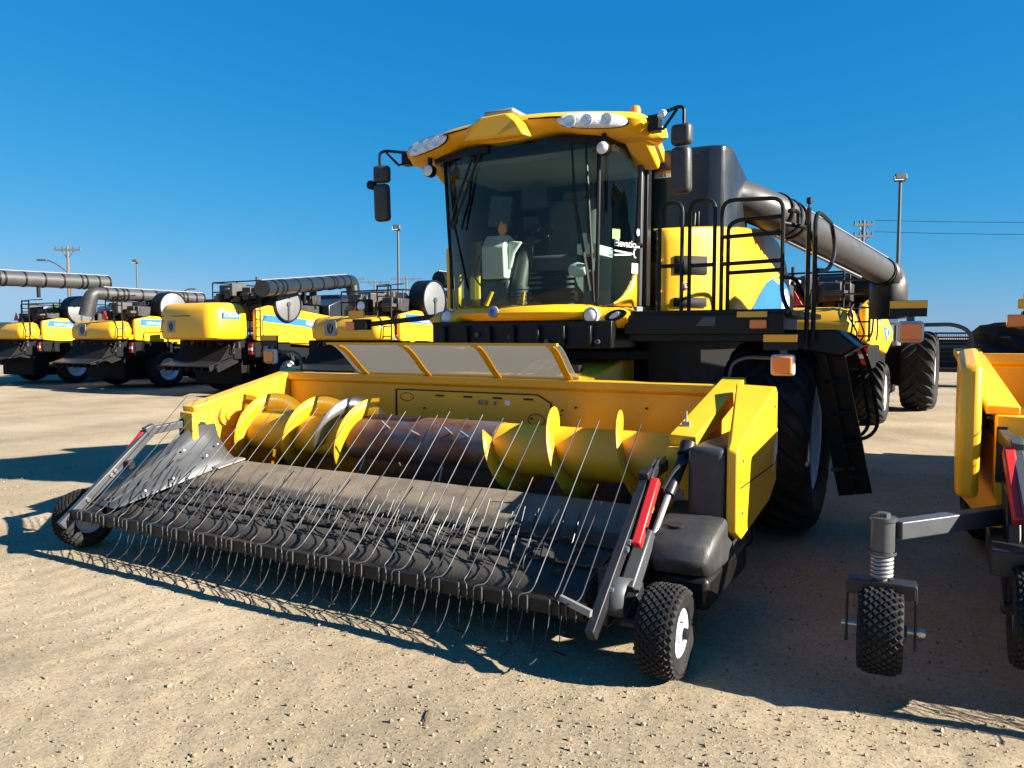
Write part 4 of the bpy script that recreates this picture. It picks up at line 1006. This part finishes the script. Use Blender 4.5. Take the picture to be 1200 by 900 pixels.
    # tail lamps and marker
    for x in (-2.5, .12):
        mb = MB(); mb.b2(x-.10, x+.10, .12, .18, 1.18, 1.52); tl = mb.build('tail_lamp', BLK, root, bevel=.01)
        mb = MB(); mb.b2(x-.08, x+.08, .10, .119, 1.40, 1.50); mb.build('red_lens', REDM, tl); MB().b2(x-.08, x+.08, .10, .119, 1.20, 1.30).build('red_lens', REDM, tl); MB().b2(x-.08, x+.08, .10, .119, 1.31, 1.39).build('white_lens', WHT, tl)
    # wheels
    mb = MB(); mb.b2(-2.6, .2, 1.25, 1.45, .5, .72); mb.build('rear_axle', BLK, root, bevel=.02)
    for x, f in ((.14, 1), (-2.55, -1)): wheel(root, (x, 1.35, .62), .62, .52, .36, f, n=18)
    for x, f in ((.42, 1), (-2.95, -1)): wheel(root, (x, 5.2, .92), .92, .72, .50, f, n=20)
    return root
def add_auger(root, p, q, rad, spout, m=AUG):
    global ORIGIN
    ORIGIN = Vector((0, 0, 0))
    p = Vector(p); q = Vector(q); d = (q-p).normalized()
    mb = MB(); mb.tube([p, q], rad, 18); ag = mb.build('unloading_auger', m, root, smooth=50)
    for t in (.01, .10, .16, .2, .34, .48, .62, .76, .80, .90, .99):
        c = p.lerp(q, t); MB().tube([c-d*.03, c+d*.03], rad*1.08, 18).build('auger_flange', BLK, ag)
    mb = MB(); mb.tube([p+Vector((0, 0, rad+.03)), q+Vector((0, 0, rad+.03))], .02, 6); mb.build('auger_pipe', LGREY, ag)
    if spout == 'near':
        pp = fillet([p, p-d*.4, p-d*.55+Vector((-.1, 0, -.75))], .2, 6); mb = MB(); mb.tube(pp, rad, 16, rr=[rad*(1+.15*i/len(pp)) for i in range(len(pp))]); mb.build('auger_spout', GRP, ag)
    elif spout == 'far':
        pp = fillet([q, q+d*.45, q+d*.5+Vector((.1, 0, -1.1))], .3, 6); mb = MB(); mb.tube(pp, rad, 16, rr=[rad*(1+.12*i/len(pp)) for i in range(len(pp))]); mb.build('auger_elbow', NAV, ag)
    for k in range(3):
        c = p.lerp(q, .25+.12*k)
        if spout is None: pass
    mb = MB(); c = p.lerp(q, .45); mb.bar(c+Vector((0, 0, -rad)), c+Vector((0, 0, -rad-.35)), .1, .08, (0, 1, 0)); mb.build('auger_cradle', BLK, ag)

def build_row():
    GR = 'combine harvesters parked in the row seen from behind'
    A = build_rear('flat'); B = build_rear('round')
    LB = {1: 'yellow combine harvester cut by the left edge, under a long grey ringed unloading tube',
          2: 'yellow combine harvester second from the left, bent grey spout hanging above its hood',
          3: 'yellow combine harvester with tall rounded hood, long blue side stripe and black auger tube',
          4: 'yellow combine harvester with low flat hood and large leaf badge, left of the main cab',
          5: 'yellow combine harvester almost wholly hidden behind the central cab',
          6: 'yellow combine harvester parked behind the central one, hoses hanging beside its rear ladder'}
    POS = {1: (-28.6, 15.6), 2: (-23.3, 15.6), 3: (-17.75, 15.6), 4: (-12.35, 15.5), 5: (-7.0, 15.6), 6: (-1.46, 15.2)}
    out = {}
    for i in (4, 3, 1, 2, 5, 6):
        o = A if i == 4 else (B if i == 3 else dup(A))
        o.location = (*POS[i], 0); tag(o, LB[i], 'combine harvester', GR); out[i] = o
        if i == 6: o.rotation_euler.z = R(-3)
    add_auger(out[1], (1.4, -2.6, 3.62), (1.4, 2.0, 3.70), .25, None)
    add_auger(out[2], (-.9, -.1, 3.12), (-.7, 3.6, 3.10), .20, 'near')
    add_auger(out[3], (.95, -.2, 3.05), (-.45, 4.9, 3.62), .22, 'far', NAV)
    add_auger(out[4], (-.15, 2.4, 3.32), (-.1, 5.0, 3.32), .21, None, BLK)
    mb = MB()
    for k in range(5):
        x = -.2+.11*k; mb.tube(fillet([(x, -.3, 2.3), (x+.12*math.sin(k*2), -.42, 2.1), (x+.1, -.42, 1.75), (x, -.3, 1.62)], .1), .016, 6)
    mb.build('rear_hose', HOS, out[6])
    for ch in out[6].children:   # this one stands with its right front wheel set wider
        if ch.name.startswith('wheel') and min(v.co.y for v in ch.data.vertices) > 3 and max(v.co.x for v in ch.data.vertices) > 0: ch.location.x += .22
    return out

# ------------------------------------------------------------------ ground
def ground_mat():
    m = bpy.data.materials.new('gravelly_sand'); m.use_nodes = True
    nt = m.node_tree; N = nt.nodes; L = nt.links; b = N['Principled BSDF']; b.inputs['Roughness'].default_value = 0.95; b.inputs['Specular IOR Level'].default_value = .15
    tc = N.new('ShaderNodeTexCoord')
    def noise(s, d=8, r=.6, sc_=(1, 1, 1)):
        mp = N.new('ShaderNodeMapping'); mp.inputs['Scale'].default_value = sc_; L.new(tc.outputs['Object'], mp.inputs[0])
        n = N.new('ShaderNodeTexNoise'); n.inputs['Scale'].default_value = s; n.inputs['Detail'].default_value = d; n.inputs['Roughness'].default_value = r; L.new(mp.outputs[0], n.inputs[0]); return n
    def ramp(src, els):
        c = N.new('ShaderNodeValToRGB'); c.color_ramp.elements[0].position = els[0][0]; c.color_ramp.elements[0].color = (*els[0][1], 1)
        c.color_ramp.elements[1].position = els[-1][0]; c.color_ramp.elements[1].color = (*els[-1][1], 1)
        for p, q in els[1:-1]: e = c.color_ramp.elements.new(p); e.color = (*q, 1)
        L.new(src, c.inputs[0]); return c
    def mix(f, a, b_, mode='MIX'):
        x = N.new('ShaderNodeMix'); x.data_type = 'RGBA'; x.blend_type = mode
        if hasattr(f, 'is_linked') or not isinstance(f, (int, float)): L.new(f, x.inputs[0])
        else: x.inputs[0].default_value = f
        for i, v in ((6, a), (7, b_)):
            if isinstance(v, tuple): x.inputs[i].default_value = (*v, 1)
            else: L.new(v, x.inputs[i])
        return x.outputs[2]
    base = ramp(noise(.55, 10, .62).outputs['Fac'], [(.34, (.215, .173, .113)), (.5, (.285, .230, .152)), (.66, (.345, .284, .194))])
    fine = ramp(noise(45, 6, .75).outputs['Fac'], [(.28, (.45, .43, .40)), (.5, (1, 1, 1)), (.72, (1.3, 1.3, 1.3))])
    c1 = mix(.85, base.outputs[0], fine.outputs[0], 'MULTIPLY')
    # pebbles
    v = N.new('ShaderNodeTexVoronoi'); v.inputs['Scale'].default_value = 38; L.new(tc.outputs['Object'], v.inputs[0])
    pm = ramp(v.outputs['Distance'], [(.12, (1, 1, 1)), (.28, (0, 0, 0))])
    sel = ramp(v.outputs['Color'], [(.55, (0, 0, 0)), (.60, (1, 1, 1))])
    pf = mix(1.0, pm.outputs[0], sel.outputs[0], 'MULTIPLY')
    pc = ramp(v.outputs['Color'], [(.6, (.16, .13, .10)), (.8, (.34, .28, .21)), (1, (.52, .47, .40))])
    c2 = mix(pf, c1, pc.outputs[0])
    dk = ramp(noise(2.3, 9, .7).outputs['Fac'], [(.58, (0, 0, 0)), (.70, (.55, .55, .55))])
    c3 = mix(dk.outputs[0], c2, (.24, .175, .105))
    v2 = N.new('ShaderNodeTexVoronoi'); v2.inputs['Scale'].default_value = 95; L.new(tc.outputs['Object'], v2.inputs[0])
    s2 = mix(1.0, ramp(v2.outputs['Distance'], [(.15, (1, 1, 1)), (.34, (0, 0, 0))]).outputs[0], ramp(v2.outputs['Color'], [(.62, (0, 0, 0)), (.66, (1, 1, 1))]).outputs[0], 'MULTIPLY')
    c4 = mix(s2, c3, ramp(v2.outputs['Color'], [(.62, (.10, .08, .06)), (.85, (.20, .165, .12)), (1, (.42, .37, .29))]).outputs[0])
    L.new(c4, b.inputs['Base Color'])
    b1 = N.new('ShaderNodeBump'); b1.inputs['Strength'].default_value = .6; b1.inputs['Distance'].default_value = .012
    L.new(noise(48, 8, .75).outputs['Fac'], b1.inputs['Height'])
    b2_ = N.new('ShaderNodeBump'); b2_.inputs['Strength'].default_value = .7; b2_.inputs['Distance'].default_value = .008
    L.new(pf, b2_.inputs['Height']); L.new(b1.outputs[0], b2_.inputs['Normal']); L.new(b2_.outputs[0], b.inputs['Normal'])
    return m
from mathutils import noise as mnoise
_d = Vector((1, -.26)).normalized(); _e = Vector((1, .10)).normalized()
TRACKS = [(-4.6, 2.75, _d.x, _d.y), (-4.4, 4.9, _d.x, _d.y), (-3.0, 1.75, _e.x, _e.y)]
def gz(x, y):
    # real unevenness of the yard near the camera, fading out away from it
    w = math.exp(-((x+2)**2/60 + (y-3)**2/40))
    z = .024*mnoise.noise(Vector((x*.6, y*.6, 0))) + .007*mnoise.noise(Vector((x*2.1, y*2.1, 3))) + .007*mnoise.noise(Vector((x*6, y*6, 7))) + .007*mnoise.noise(Vector((x*15, y*15, 9)))
    c = .005*abs(math.sin(x*.9+y*2.6+mnoise.noise(Vector((x*.5, y*.5, 1)))*3))**6
    for (ax, ay, dx, dy) in TRACKS:
        s = (x-ax)*dx + (y-ay)*dy; t = -(x-ax)*dy + (y-ay)*dx
        if abs(t) < .36:
            e = min(1, (.36-abs(t))/.08); lug = math.sin((s + .55*abs(t))*2*PI/.21)
            k = .55+.45*mnoise.noise(Vector((s*.8, t*2, 5)))
            z += e*k*(-.005 + .005*max(-.4, min(.6, lug)))
    return (z-c)*w - .012
def build_ground():
    global ORIGIN
    ORIGIN = Vector((0, 0, 0))
    def axis(c, lo, hi, fine, r):
        pts = [c]; s = fine; x = c
        while x < hi:
            x += s; pts.append(x)
            if x > c + r: s *= 1.09
        s = fine; x = c
        while x > lo:
            x -= s; pts.insert(0, x)
            if x < c - r: s *= 1.09
        return pts
    xs = axis(-2.6, -900, 900, .035, 4.6); ys = axis(3.0, -60, 1200, .035, 2.4)
    rows = [[(x, y, gz(x, y)) for x in xs] for y in ys]
    o = MB().grid(rows).build('ground', ground_mat(), None, smooth=0)
    o.data.polygons.foreach_set('use_smooth', [True]*len(o.data.polygons))
    o['kind'] = 'structure'
    return o
def build_gravel():
    rnd = random.Random(5); vs = []; fs = []; mi = []
    ico = bmesh.new(); bmesh.ops.create_icosphere(ico, subdivisions=1, radius=1)
    iv = [v.co.copy() for v in ico.verts]; jf = [[v.index for v in f.verts] for f in ico.faces]; ico.free()
    for k in range(13000):
        d = 2.4 + 7.5*rnd.random()**1.6; a = rnd.uniform(-36, 36)
        lat = math.tan(R(a))*d
        x = -.492*d + .87*lat; y = .87*d + .492*lat
        s = .0026 + .0075*rnd.random()**4 + (.010 if rnd.random() < .004 else 0)
        M = Euler((rnd.uniform(0, 6), rnd.uniform(0, 6), rnd.uniform(0, 6))).to_matrix()
        sc3 = (rnd.uniform(.8, 1.5), rnd.uniform(.7, 1.2), rnd.uniform(.5, .9))
        o = len(vs); z = gz(x, y)
        for p in iv:
            q = Vector((p.x*sc3[0], p.y*sc3[1], p.z*sc3[2]))*s*rnd.uniform(.8, 1.15); q = M @ q; vs.append((x+q.x, y+q.y, z+s*.35+q.z))
        m_ = rnd.choice((0, 0, 0, 1, 1, 2))
        for f in jf: fs.append([i+o for i in f]); mi.append(m_)
    me = bpy.data.meshes.new('loose_gravel'); me.from_pydata(vs, [], fs)
    for c in ((.25, .195, .125), (.14, .115, .085), (.31, .265, .20)): me.materials.append(mat('pebble', c, .9, var=.2, vscale=20))
    me.polygons.foreach_set('material_index', mi)
    o = bpy.data.objects.new('loose_gravel', me); COL.objects.link(o); o['kind'] = 'stuff'
    o['label'] = 'small loose stones strewn over the sandy yard'; o['category'] = 'gravel'
def clod(x, y, L, w, h, rot, label):
    global ORIGIN
    ORIGIN = Vector((x, y, gz(x, y)))
    rnd = random.Random(int(x*1000+y*77))
    bm = bmesh.new(); bmesh.ops.create_icosphere(bm, subdivisions=3, radius=1)
    mb = MB(Matrix.Translation((x, y, gz(x, y))) @ Matrix.Rotation(R(rot), 4, 'Z'))
    vs = []
    for v in bm.verts:
        k = 1+.45*mnoise.noise(v.co*2.4+Vector((x*9, y, 0)))+.2*mnoise.noise(v.co*6)
        vs.append((v.co.x*L*k, v.co.y*w*k, max(-.01, v.co.z*h*k)))
    mb.add(vs, [[v.index for v in f.verts] for f in bm.faces]); bm.free()
    o = mb.build('dirt_clod', CLOD, None, smooth=25); o.location = ORIGIN; tag(o, label, 'dirt clod', 'dark dirt clods on the bare ground'); return o
CLOD = mat('dark_soil', (.10, .075, .05), .95, var=.3, vscale=30, bump=.4, bscale=60)

# ------------------------------------------------------------------ poles, wires, far machines
def pole(name, label, cat, loc, h, r, m, fn, group=None):
    t = thing(name, label, cat, loc, 0, group); x, y, z = loc
    mb = MB(); mb.tube([(x, y, 0), (x, y, h)], r, 10, rr=[r, r*.7]); mb.build('post', m, t)
    fn(t, x, y, h); return t
def lamp_head(w):
    def f(t, x, y, h):
        mb = MB(); mb.box((x, y-.1, h+.12), (w, w*.7, .28), Euler((R(-15), 0, R(20)))); hd = mb.build('lamp_head', POLE, t, bevel=.03)
        MB().box((x-.03, y-.32*w-.12, h+.08), (w*.8, .02, .2), Euler((R(-15), 0, R(20)))).build('lens', CHF, hd)
    return f
def cross(w, n=1):
    def f(t, x, y, h):
        for k in range(n):
            mb = MB(); c, s = math.cos(R(28)), math.sin(R(28)); z = h-.35-.9*k; mb.bar((x-w/2*c, y-w/2*s, z), (x+w/2*c, y+w/2*s, z), .18, .18); ca = mb.build('crossarm', WOOD, t)
            mb = MB()
            for q in (-.46, -.2, .2, .46): MB().tube([(x+w*q*c, y+w*q*s, z+.05), (x+w*q*c, y+w*q*s, z+.30)], .06, 6).build('insulator', GRS, ca)
            mb = MB(); mb.tube([(x-w*.25*c, y-w*.25*s, z), (x, y, z-.9)], .04, 5); mb.tube([(x+w*.25*c, y+w*.25*s, z), (x, y, z-.9)], .04, 5); mb.build('brace', POLE, ca)
    return f
def curved(L):
    def f(t, x, y, h):
        c, s = math.cos(R(28)), math.sin(R(28))
        mb = MB(); pts = [(x-L*c*k/8, y-L*s*k/8, h+1.2*math.sin(k/8*PI/2)) for k in range(9)]; mb.tube(pts, .06, 6); ar = mb.build('lamp_arm', POLE, t)
        mb = MB(); mb.box((x-L*c, y-L*s, h+1.16), (.8, .3, .16), Euler((0, 0, R(28)))); mb.build('lamp_head', POLE, ar, bevel=.04)
    return f
def build_far():
    pole('lamp_post', 'tall dark lamp post with square lamp head at the right, beyond the auger spout', 'lamp post', (-2.1, 40.1, 0), 8.9, .10, POLE, lamp_head(.5))
    pole('lamp_post', 'thin lamp post rising left of the cab, against the sky', 'lamp post', (-27.9, 35.9, 0), 7.9, .09, POLE, lamp_head(.42))
    pole('lamp_post', 'distant thin lamp post above the second combine from the left', 'lamp post', (-64.0, 44.2, 0), 8.4, .10, POLE, lamp_head(.5))
    pole('utility_pole', 'wooden utility pole with crossarm above the leftmost combines', 'utility pole', (-74.4, 44.1, 0), 10.5, .17, WOOD, cross(2.6))
    pole('utility_pole', 'wooden utility pole carrying wires, left of the tall right lamp post', 'utility pole', (-6.1, 67.8, 0), 11.0, .15, WOOD, cross(1.5, 2))
    pole('street_lamp', 'curved-arm street lamp left of the tall utility pole', 'street lamp', (-60.3, 35.9, 0), 6.6, .09, POLE, curved(2.2))
    pole('street_lamp', 'small curved-arm street lamp behind the tall rounded hood', 'street lamp', (-70.0, 52.2, 0), 5.5, .09, POLE, lambda t, x, y, h: curved(-2.2)(t, x, y, h))
    for (x, y, h), lb in (((-87.9, 99.6, 11.8), 'leftmost of three far utility poles behind the flat-hooded combine'), ((-90.6, 109.6, 12.0), 'middle one of three far utility poles behind the flat-hooded combine'), ((-82.5, 108.4, 12.2), 'far utility pole just behind the thin lamp post left of the cab')):
        pole('utility_pole', lb, 'utility pole', (x, y, 0), h, .2, WOOD, cross(5.5), 'far utility poles on the horizon')
    global ORIGIN
    for k, dz in ((0, .0), (1, -.9)):
        ORIGIN = Vector((0, 0, 0)); c, s = math.cos(R(28)), math.sin(R(28))
        mb = MB()
        p, q = Vector((-6.1+.9*c, 67.8+.9*s, 11.0+dz)), Vector((56, 78, 10.8+dz))
        mb.tube([p.lerp(q, i/14) - Vector((0, 0, 1.2*(1-(2*i/14-1)**2))) for i in range(15)], .022, 5)
        o = mb.build('overhead_wire', HOS, None); tag(o, ('upper' if not k else 'lower') + ' power line running right from the utility pole across the sky', 'power line', 'power lines in the sky')
    # row of grain headers far behind at the right
    for i in range(2):
        x0, y0 = (-1.2, 31.5) if i == 0 else (3.2, 33.8)
        t = thing('grain_header', ('grey reel header with red end pieces, far off beyond the central ladder' if i == 0 else 'grey reel header farther back, partly behind the right tyre'), 'grain header', (x0, y0, 0), 0, 'reel headers at the back of the yard')
        W = 4.2
        mb = MB(); mb.b2(x0, x0+W, y0, y0+.15, .6, 1.62); mb.b2(x0, x0+W, y0-1.3, y0, .50, .62); mb.b2(x0, x0+.1, y0-1.6, y0+.1, .4, 1.2); mb.b2(x0+W-.1, x0+W, y0-1.6, y0+.1, .4, 1.2); mb.build('header_frame', BLD, t)
        mb = MB()
        for a in range(6):
            an = a*PI/3+.3; yy, zz = y0-1.0+.5*math.cos(an), 1.35+.5*math.sin(an); mb.tube([(x0+.1, yy, zz), (x0+W-.1, yy, zz)], .03, 6)
            for k in range(60): mb.tube([(x0+.15+k*.066, yy, zz), (x0+.15+k*.066, yy-.06, zz-.26)], .008, 4)
        mb.tube([(x0, y0-1.0, 1.35), (x0+W, y0-1.0, 1.35)], .06, 8); mb.build('reel', BLD, t)
        mb = MB(); mb.b2(x0-.05, x0+.55, y0-1.75, y0-1.6, 1.65, 1.85); mb.b2(x0+2.4, x0+2.9, y0-1.75, y0-1.6, .95, 1.15); mb.b2(x0+W-.6, x0+W, y0-1.75, y0-1.6, 1.6, 1.8); mb.build('red_end_piece', REDM, t, bevel=.03)
        mb = MB(); 
        for k in (0.3, W-.3): mb.b2(x0+k-.06, x0+k+.06, y0-.1, y0+.2, 0, .6)
        mb.build('stand', BLK, t)
    # far tree line on the left horizon
    for i, (x, y, h) in enumerate(((-112, 66, 6.5), (-104, 62, 5.4))):
        t = thing('tree', ('low' if i else 'taller') + ' leafy tree on the far left horizon behind the combines', 'tree', (x, y, 0), 0, 'trees on the left horizon')
        mb = MB(); mb.tube([(x, y, 0), (x+.1, y, h*.5)], .2, 8, rr=[.25, .12]); mb.build('trunk', WOOD, t)
        rnd = random.Random(i); mb = MB()
        for k in range(1500):
            u = Vector((rnd.gauss(0, 1), rnd.gauss(0, 1), rnd.gauss(0, 1))).normalized()*rnd.random()**.4
            c = Vector((x+u.x*h*.62, y+u.y*h*.62, h*.62+u.z*h*.4)); a = Vector((rnd.gauss(0, 1), rnd.gauss(0, 1), rnd.gauss(0, 1))).normalized()*.35; b = a.orthogonal().normalized()*.25
            mb.add([c-a, c+b, c+a, c-b], [(0, 1, 2, 3)])
        mb.build('crown', LEAF, t, smooth=0)
LEAF = mat('leaves', (.05, .075, .03), .7, var=.3)

# ------------------------------------------------------------------ assemble
main_c = build_combine()
main_h = build_header()
TH = R(7)
# the right-hand machine: same kinds, turned a little
rc = dup(main_c); rc.location = (2.42, 8.45, 0); rc.rotation_euler = (0, 0, R(1.5))
tag(rc, 'combine harvester cut by the right edge, only its dark tyre and lamp showing', 'combine harvester')
for ch in rc.children:   # this machine stands on larger tyres
    if ch.name.startswith('wheel'):
        ys_ = [v.co.y for v in ch.data.vertices]; xs_ = [v.co.x for v in ch.data.vertices]
        if min(ys_) < 0:
            ch.scale = (1.1, 1.1, 1.1); ch.location = (-.1*sum(xs_)/len(xs_), -.1*sum(ys_)/len(ys_), 0)
rh = dup(main_h); rh.location = (2.51, 5.20, .24); rh.rotation_euler = (0, 0, TH)
tag(rh, 'pickup header cut by the right edge, a castor wheel swung out beside it', 'pickup header')
def build_right_extras():
    global ORIGIN
    ORIGIN = Vector((2.51, 5.20, .24))
    inv = Matrix.Rotation(-TH, 4, 'Z')
    def fix(o): o.data.transform(inv); return o
    # narrow shield at this end
    mb = MB(); DX = .10; r1 = [(4.75, 1.56), (5.6, 1.64), (5.7, 1.3), (5.6, .9), (4.8, .82), (4.68, 1.2)]
    mb.loft([[Vector((.17, y, z)) for y, z in r1], [Vector((.06, y*.985+.07, z*.97+.03)) for y, z in r1]])
    fix(mb.build('drive_shield', YEL, rh, bevel=.035, seg=3))
    # castor: arm, sleeve, spring, fork, wheel
    c = Vector((-.235, 3.95, 0))
    mb = MB(); mb.bar(c+Vector((.05, .02, .80)), (.30, 4.62, .80), .075, .085); arm = fix(mb.build('swing_arm', GRS, rh, bevel=.006))
    mb = MB(); mb.lathe([(.70, 0), (.70, .052), (.845, .052), (.845, 0)], c, 'Z', 20); mb.lathe([(.845, .06), (.86, .06), (.862, 0)], c, 'Z', 20); mb.lathe([(.86, .03), (.88, .03), (.882, 0)], c, 'Z', 6); mb.lathe([(.685, .06), (.70, .06)], c, 'Z', 20)
    fix(mb.build('castor_sleeve', GRS, arm))
    mb = MB(); mb.tube([c+Vector((.042*math.cos(a), .042*math.sin(a), .57+.115*a/(2*PI*6))) for a in [k*2*PI/14 for k in range(14*6+1)]], .009, 7); mb.tube([c+Vector((0, 0, .56)), c+Vector((0, 0, .70))], .025, 10); fix(mb.build('spring', LGREY, arm))
    cs, sn = math.cos(R(3)), math.sin(R(3)); u = Vector((cs, sn, 0))
    mb = MB(); mb.box(c+Vector((0, 0, .55)), (.29, .10, .022), Euler((0, 0, R(3))))
    mb.box(c+Vector((0, -.045, .52))+Vector((0, 0, 0)), (.29, .008, .06), Euler((0, 0, R(3))))
    for s in (-1, 1): mb.box(c+u*s*.146+Vector((0, 0, .40)), (.010, .07, .30), Euler((0, 0, R(3))))
    fk = fix(mb.build('castor_fork', BLD, arm, bevel=.004))
    mb = MB(); mb.tube([c-u*.17+Vector((0, 0, .33)), c+u*.19+Vector((0, 0, .33))], .013, 10); mb.tube([c+u*.16+Vector((0, 0, .33)), c+u*.185+Vector((0, 0, .33))], .022, 6); fix(mb.build('axle_bolt', STL, arm))
    # dark frame plates and the narrow gauge wheel behind the castor
    for ch in list(rh.children):
        if ch.name.startswith('gauge_wheel') and min(v.co.x for v in ch.data.vertices) < -2:
            for g in list(ch.children): bpy.data.objects.remove(g)
            bpy.data.objects.remove(ch)
    mb = MB(); mb.prism([(4.35, .95), (4.75, .95), (4.45, .48), (4.25, .40), (4.15, .62)], 'X', .27, .33); fix(mb.build('wheel_strut', BLK, rh, bevel=.01))
    mb = MB(); mb.b2(.20, .44, 4.05, 4.55, .62, .74); mb.tube([(.30, 4.4, .70), (.36, 4.1, .62), (.36, 4.0, .45)], .03, 8); fix(mb.build('wheel_bracket', BLD, rh, bevel=.01))
    n_ = small_wheel(rh, Vector((.345, 4.02, .46)), .225, .13, 1, R(1)); fix(n_)
    for ch in n_.children: fix(ch)
    w = small_wheel(rh, c+Vector((0, 0, .33)), .215, .195, 1, R(3))
    fix(w)
    for ch in w.children: fix(ch)
build_right_extras()
row = build_row()
build_ground(); build_gravel()
for a in ((-2.0, 2.75, .075, .020, .008, 120, 'dark elongated dirt clod nearest the windguard shadow edge'), (-1.28, 2.40, .06, .016, .008, 135, 'dark elongated dirt clod below the right gauge wheel'), (-1.35, 2.22, .07, .018, .008, 128, 'dark dirt clod closest to the bottom edge')):
    clod(*a)
build_far()

# ------------------------------------------------------------------ light, sky, camera
SV = Vector((1.94, .22, 1.0)).normalized()
el = math.asin(SV.z); az = math.atan2(SV.x, SV.y)
w = bpy.data.worlds.new('World'); sc.world = w; w.use_nodes = True
nt = w.node_tree; bg = nt.nodes['Background']
sky = nt.nodes.new('ShaderNodeTexSky'); sky.sky_type = 'NISHITA'; sky.sun_disc = False
sky.sun_elevation = el; sky.sun_rotation = az; sky.altitude = 500; sky.air_density = 1.0; sky.dust_density = .3; sky.ozone_density = 3.0
# clear deep-blue sky: colour response of the sky per channel
sep = nt.nodes.new('ShaderNodeSeparateColor'); com = nt.nodes.new('ShaderNodeCombineColor'); nt.links.new(sky.outputs[0], sep.inputs[0])
for i, (gain, pw) in enumerate(((.105*.52, 1.95), (1.25*.66, .63), (3.2*.66, .36))):
    p_ = nt.nodes.new('ShaderNodeMath'); p_.operation = 'POWER'; p_.inputs[1].default_value = pw; nt.links.new(sep.outputs[i], p_.inputs[0])
    q_ = nt.nodes.new('ShaderNodeMath'); q_.operation = 'MULTIPLY'; q_.inputs[1].default_value = gain; nt.links.new(p_.outputs[0], q_.inputs[0]); nt.links.new(q_.outputs[0], com.inputs[i])
mn_ = nt.nodes.new('ShaderNodeMath'); mn_.operation = 'MINIMUM'; mg_ = nt.nodes.new('ShaderNodeMath'); mg_.operation = 'MULTIPLY'; mg_.inputs[1].default_value = .60
nt.links.new(com.inputs[1].links[0].from_socket, mg_.inputs[0]); nt.links.new(mg_.outputs[0], mn_.inputs[1]); nt.links.new(com.inputs[0].links[0].from_socket, mn_.inputs[0]); nt.links.new(mn_.outputs[0], com.inputs[0])
nt.links.new(com.outputs[0], bg.inputs['Color'])
bg.inputs['Strength'].default_value = .05
sl = bpy.data.lights.new('sun', 'SUN'); sl.energy = 5.0; sl.angle = R(.5); sl.color = (1.0, .92, .80)
so = bpy.data.objects.new('sun', sl); COL.objects.link(so); so.rotation_euler = (-SV).to_track_quat('-Z', 'Y').to_euler()
cam = bpy.data.cameras.new('camera'); co = bpy.data.objects.new('camera', cam); COL.objects.link(co)
co.location = (0, 0, 1.7)
co.rotation_euler = (R(90)-math.atan(55/900), 0, R(29.5))
cam.sensor_width = 36; cam.lens = 36*900/1200; cam.clip_end = 5000; cam.clip_start = .05
sc.camera = co
sc.view_settings.view_transform = 'Standard'; sc.view_settings.look = 'None'; sc.view_settings.exposure = 1.9; sc.view_settings.gamma = 1.0
sc.cycles.max_bounces = 8; sc.cycles.transparent_max_bounces = 16
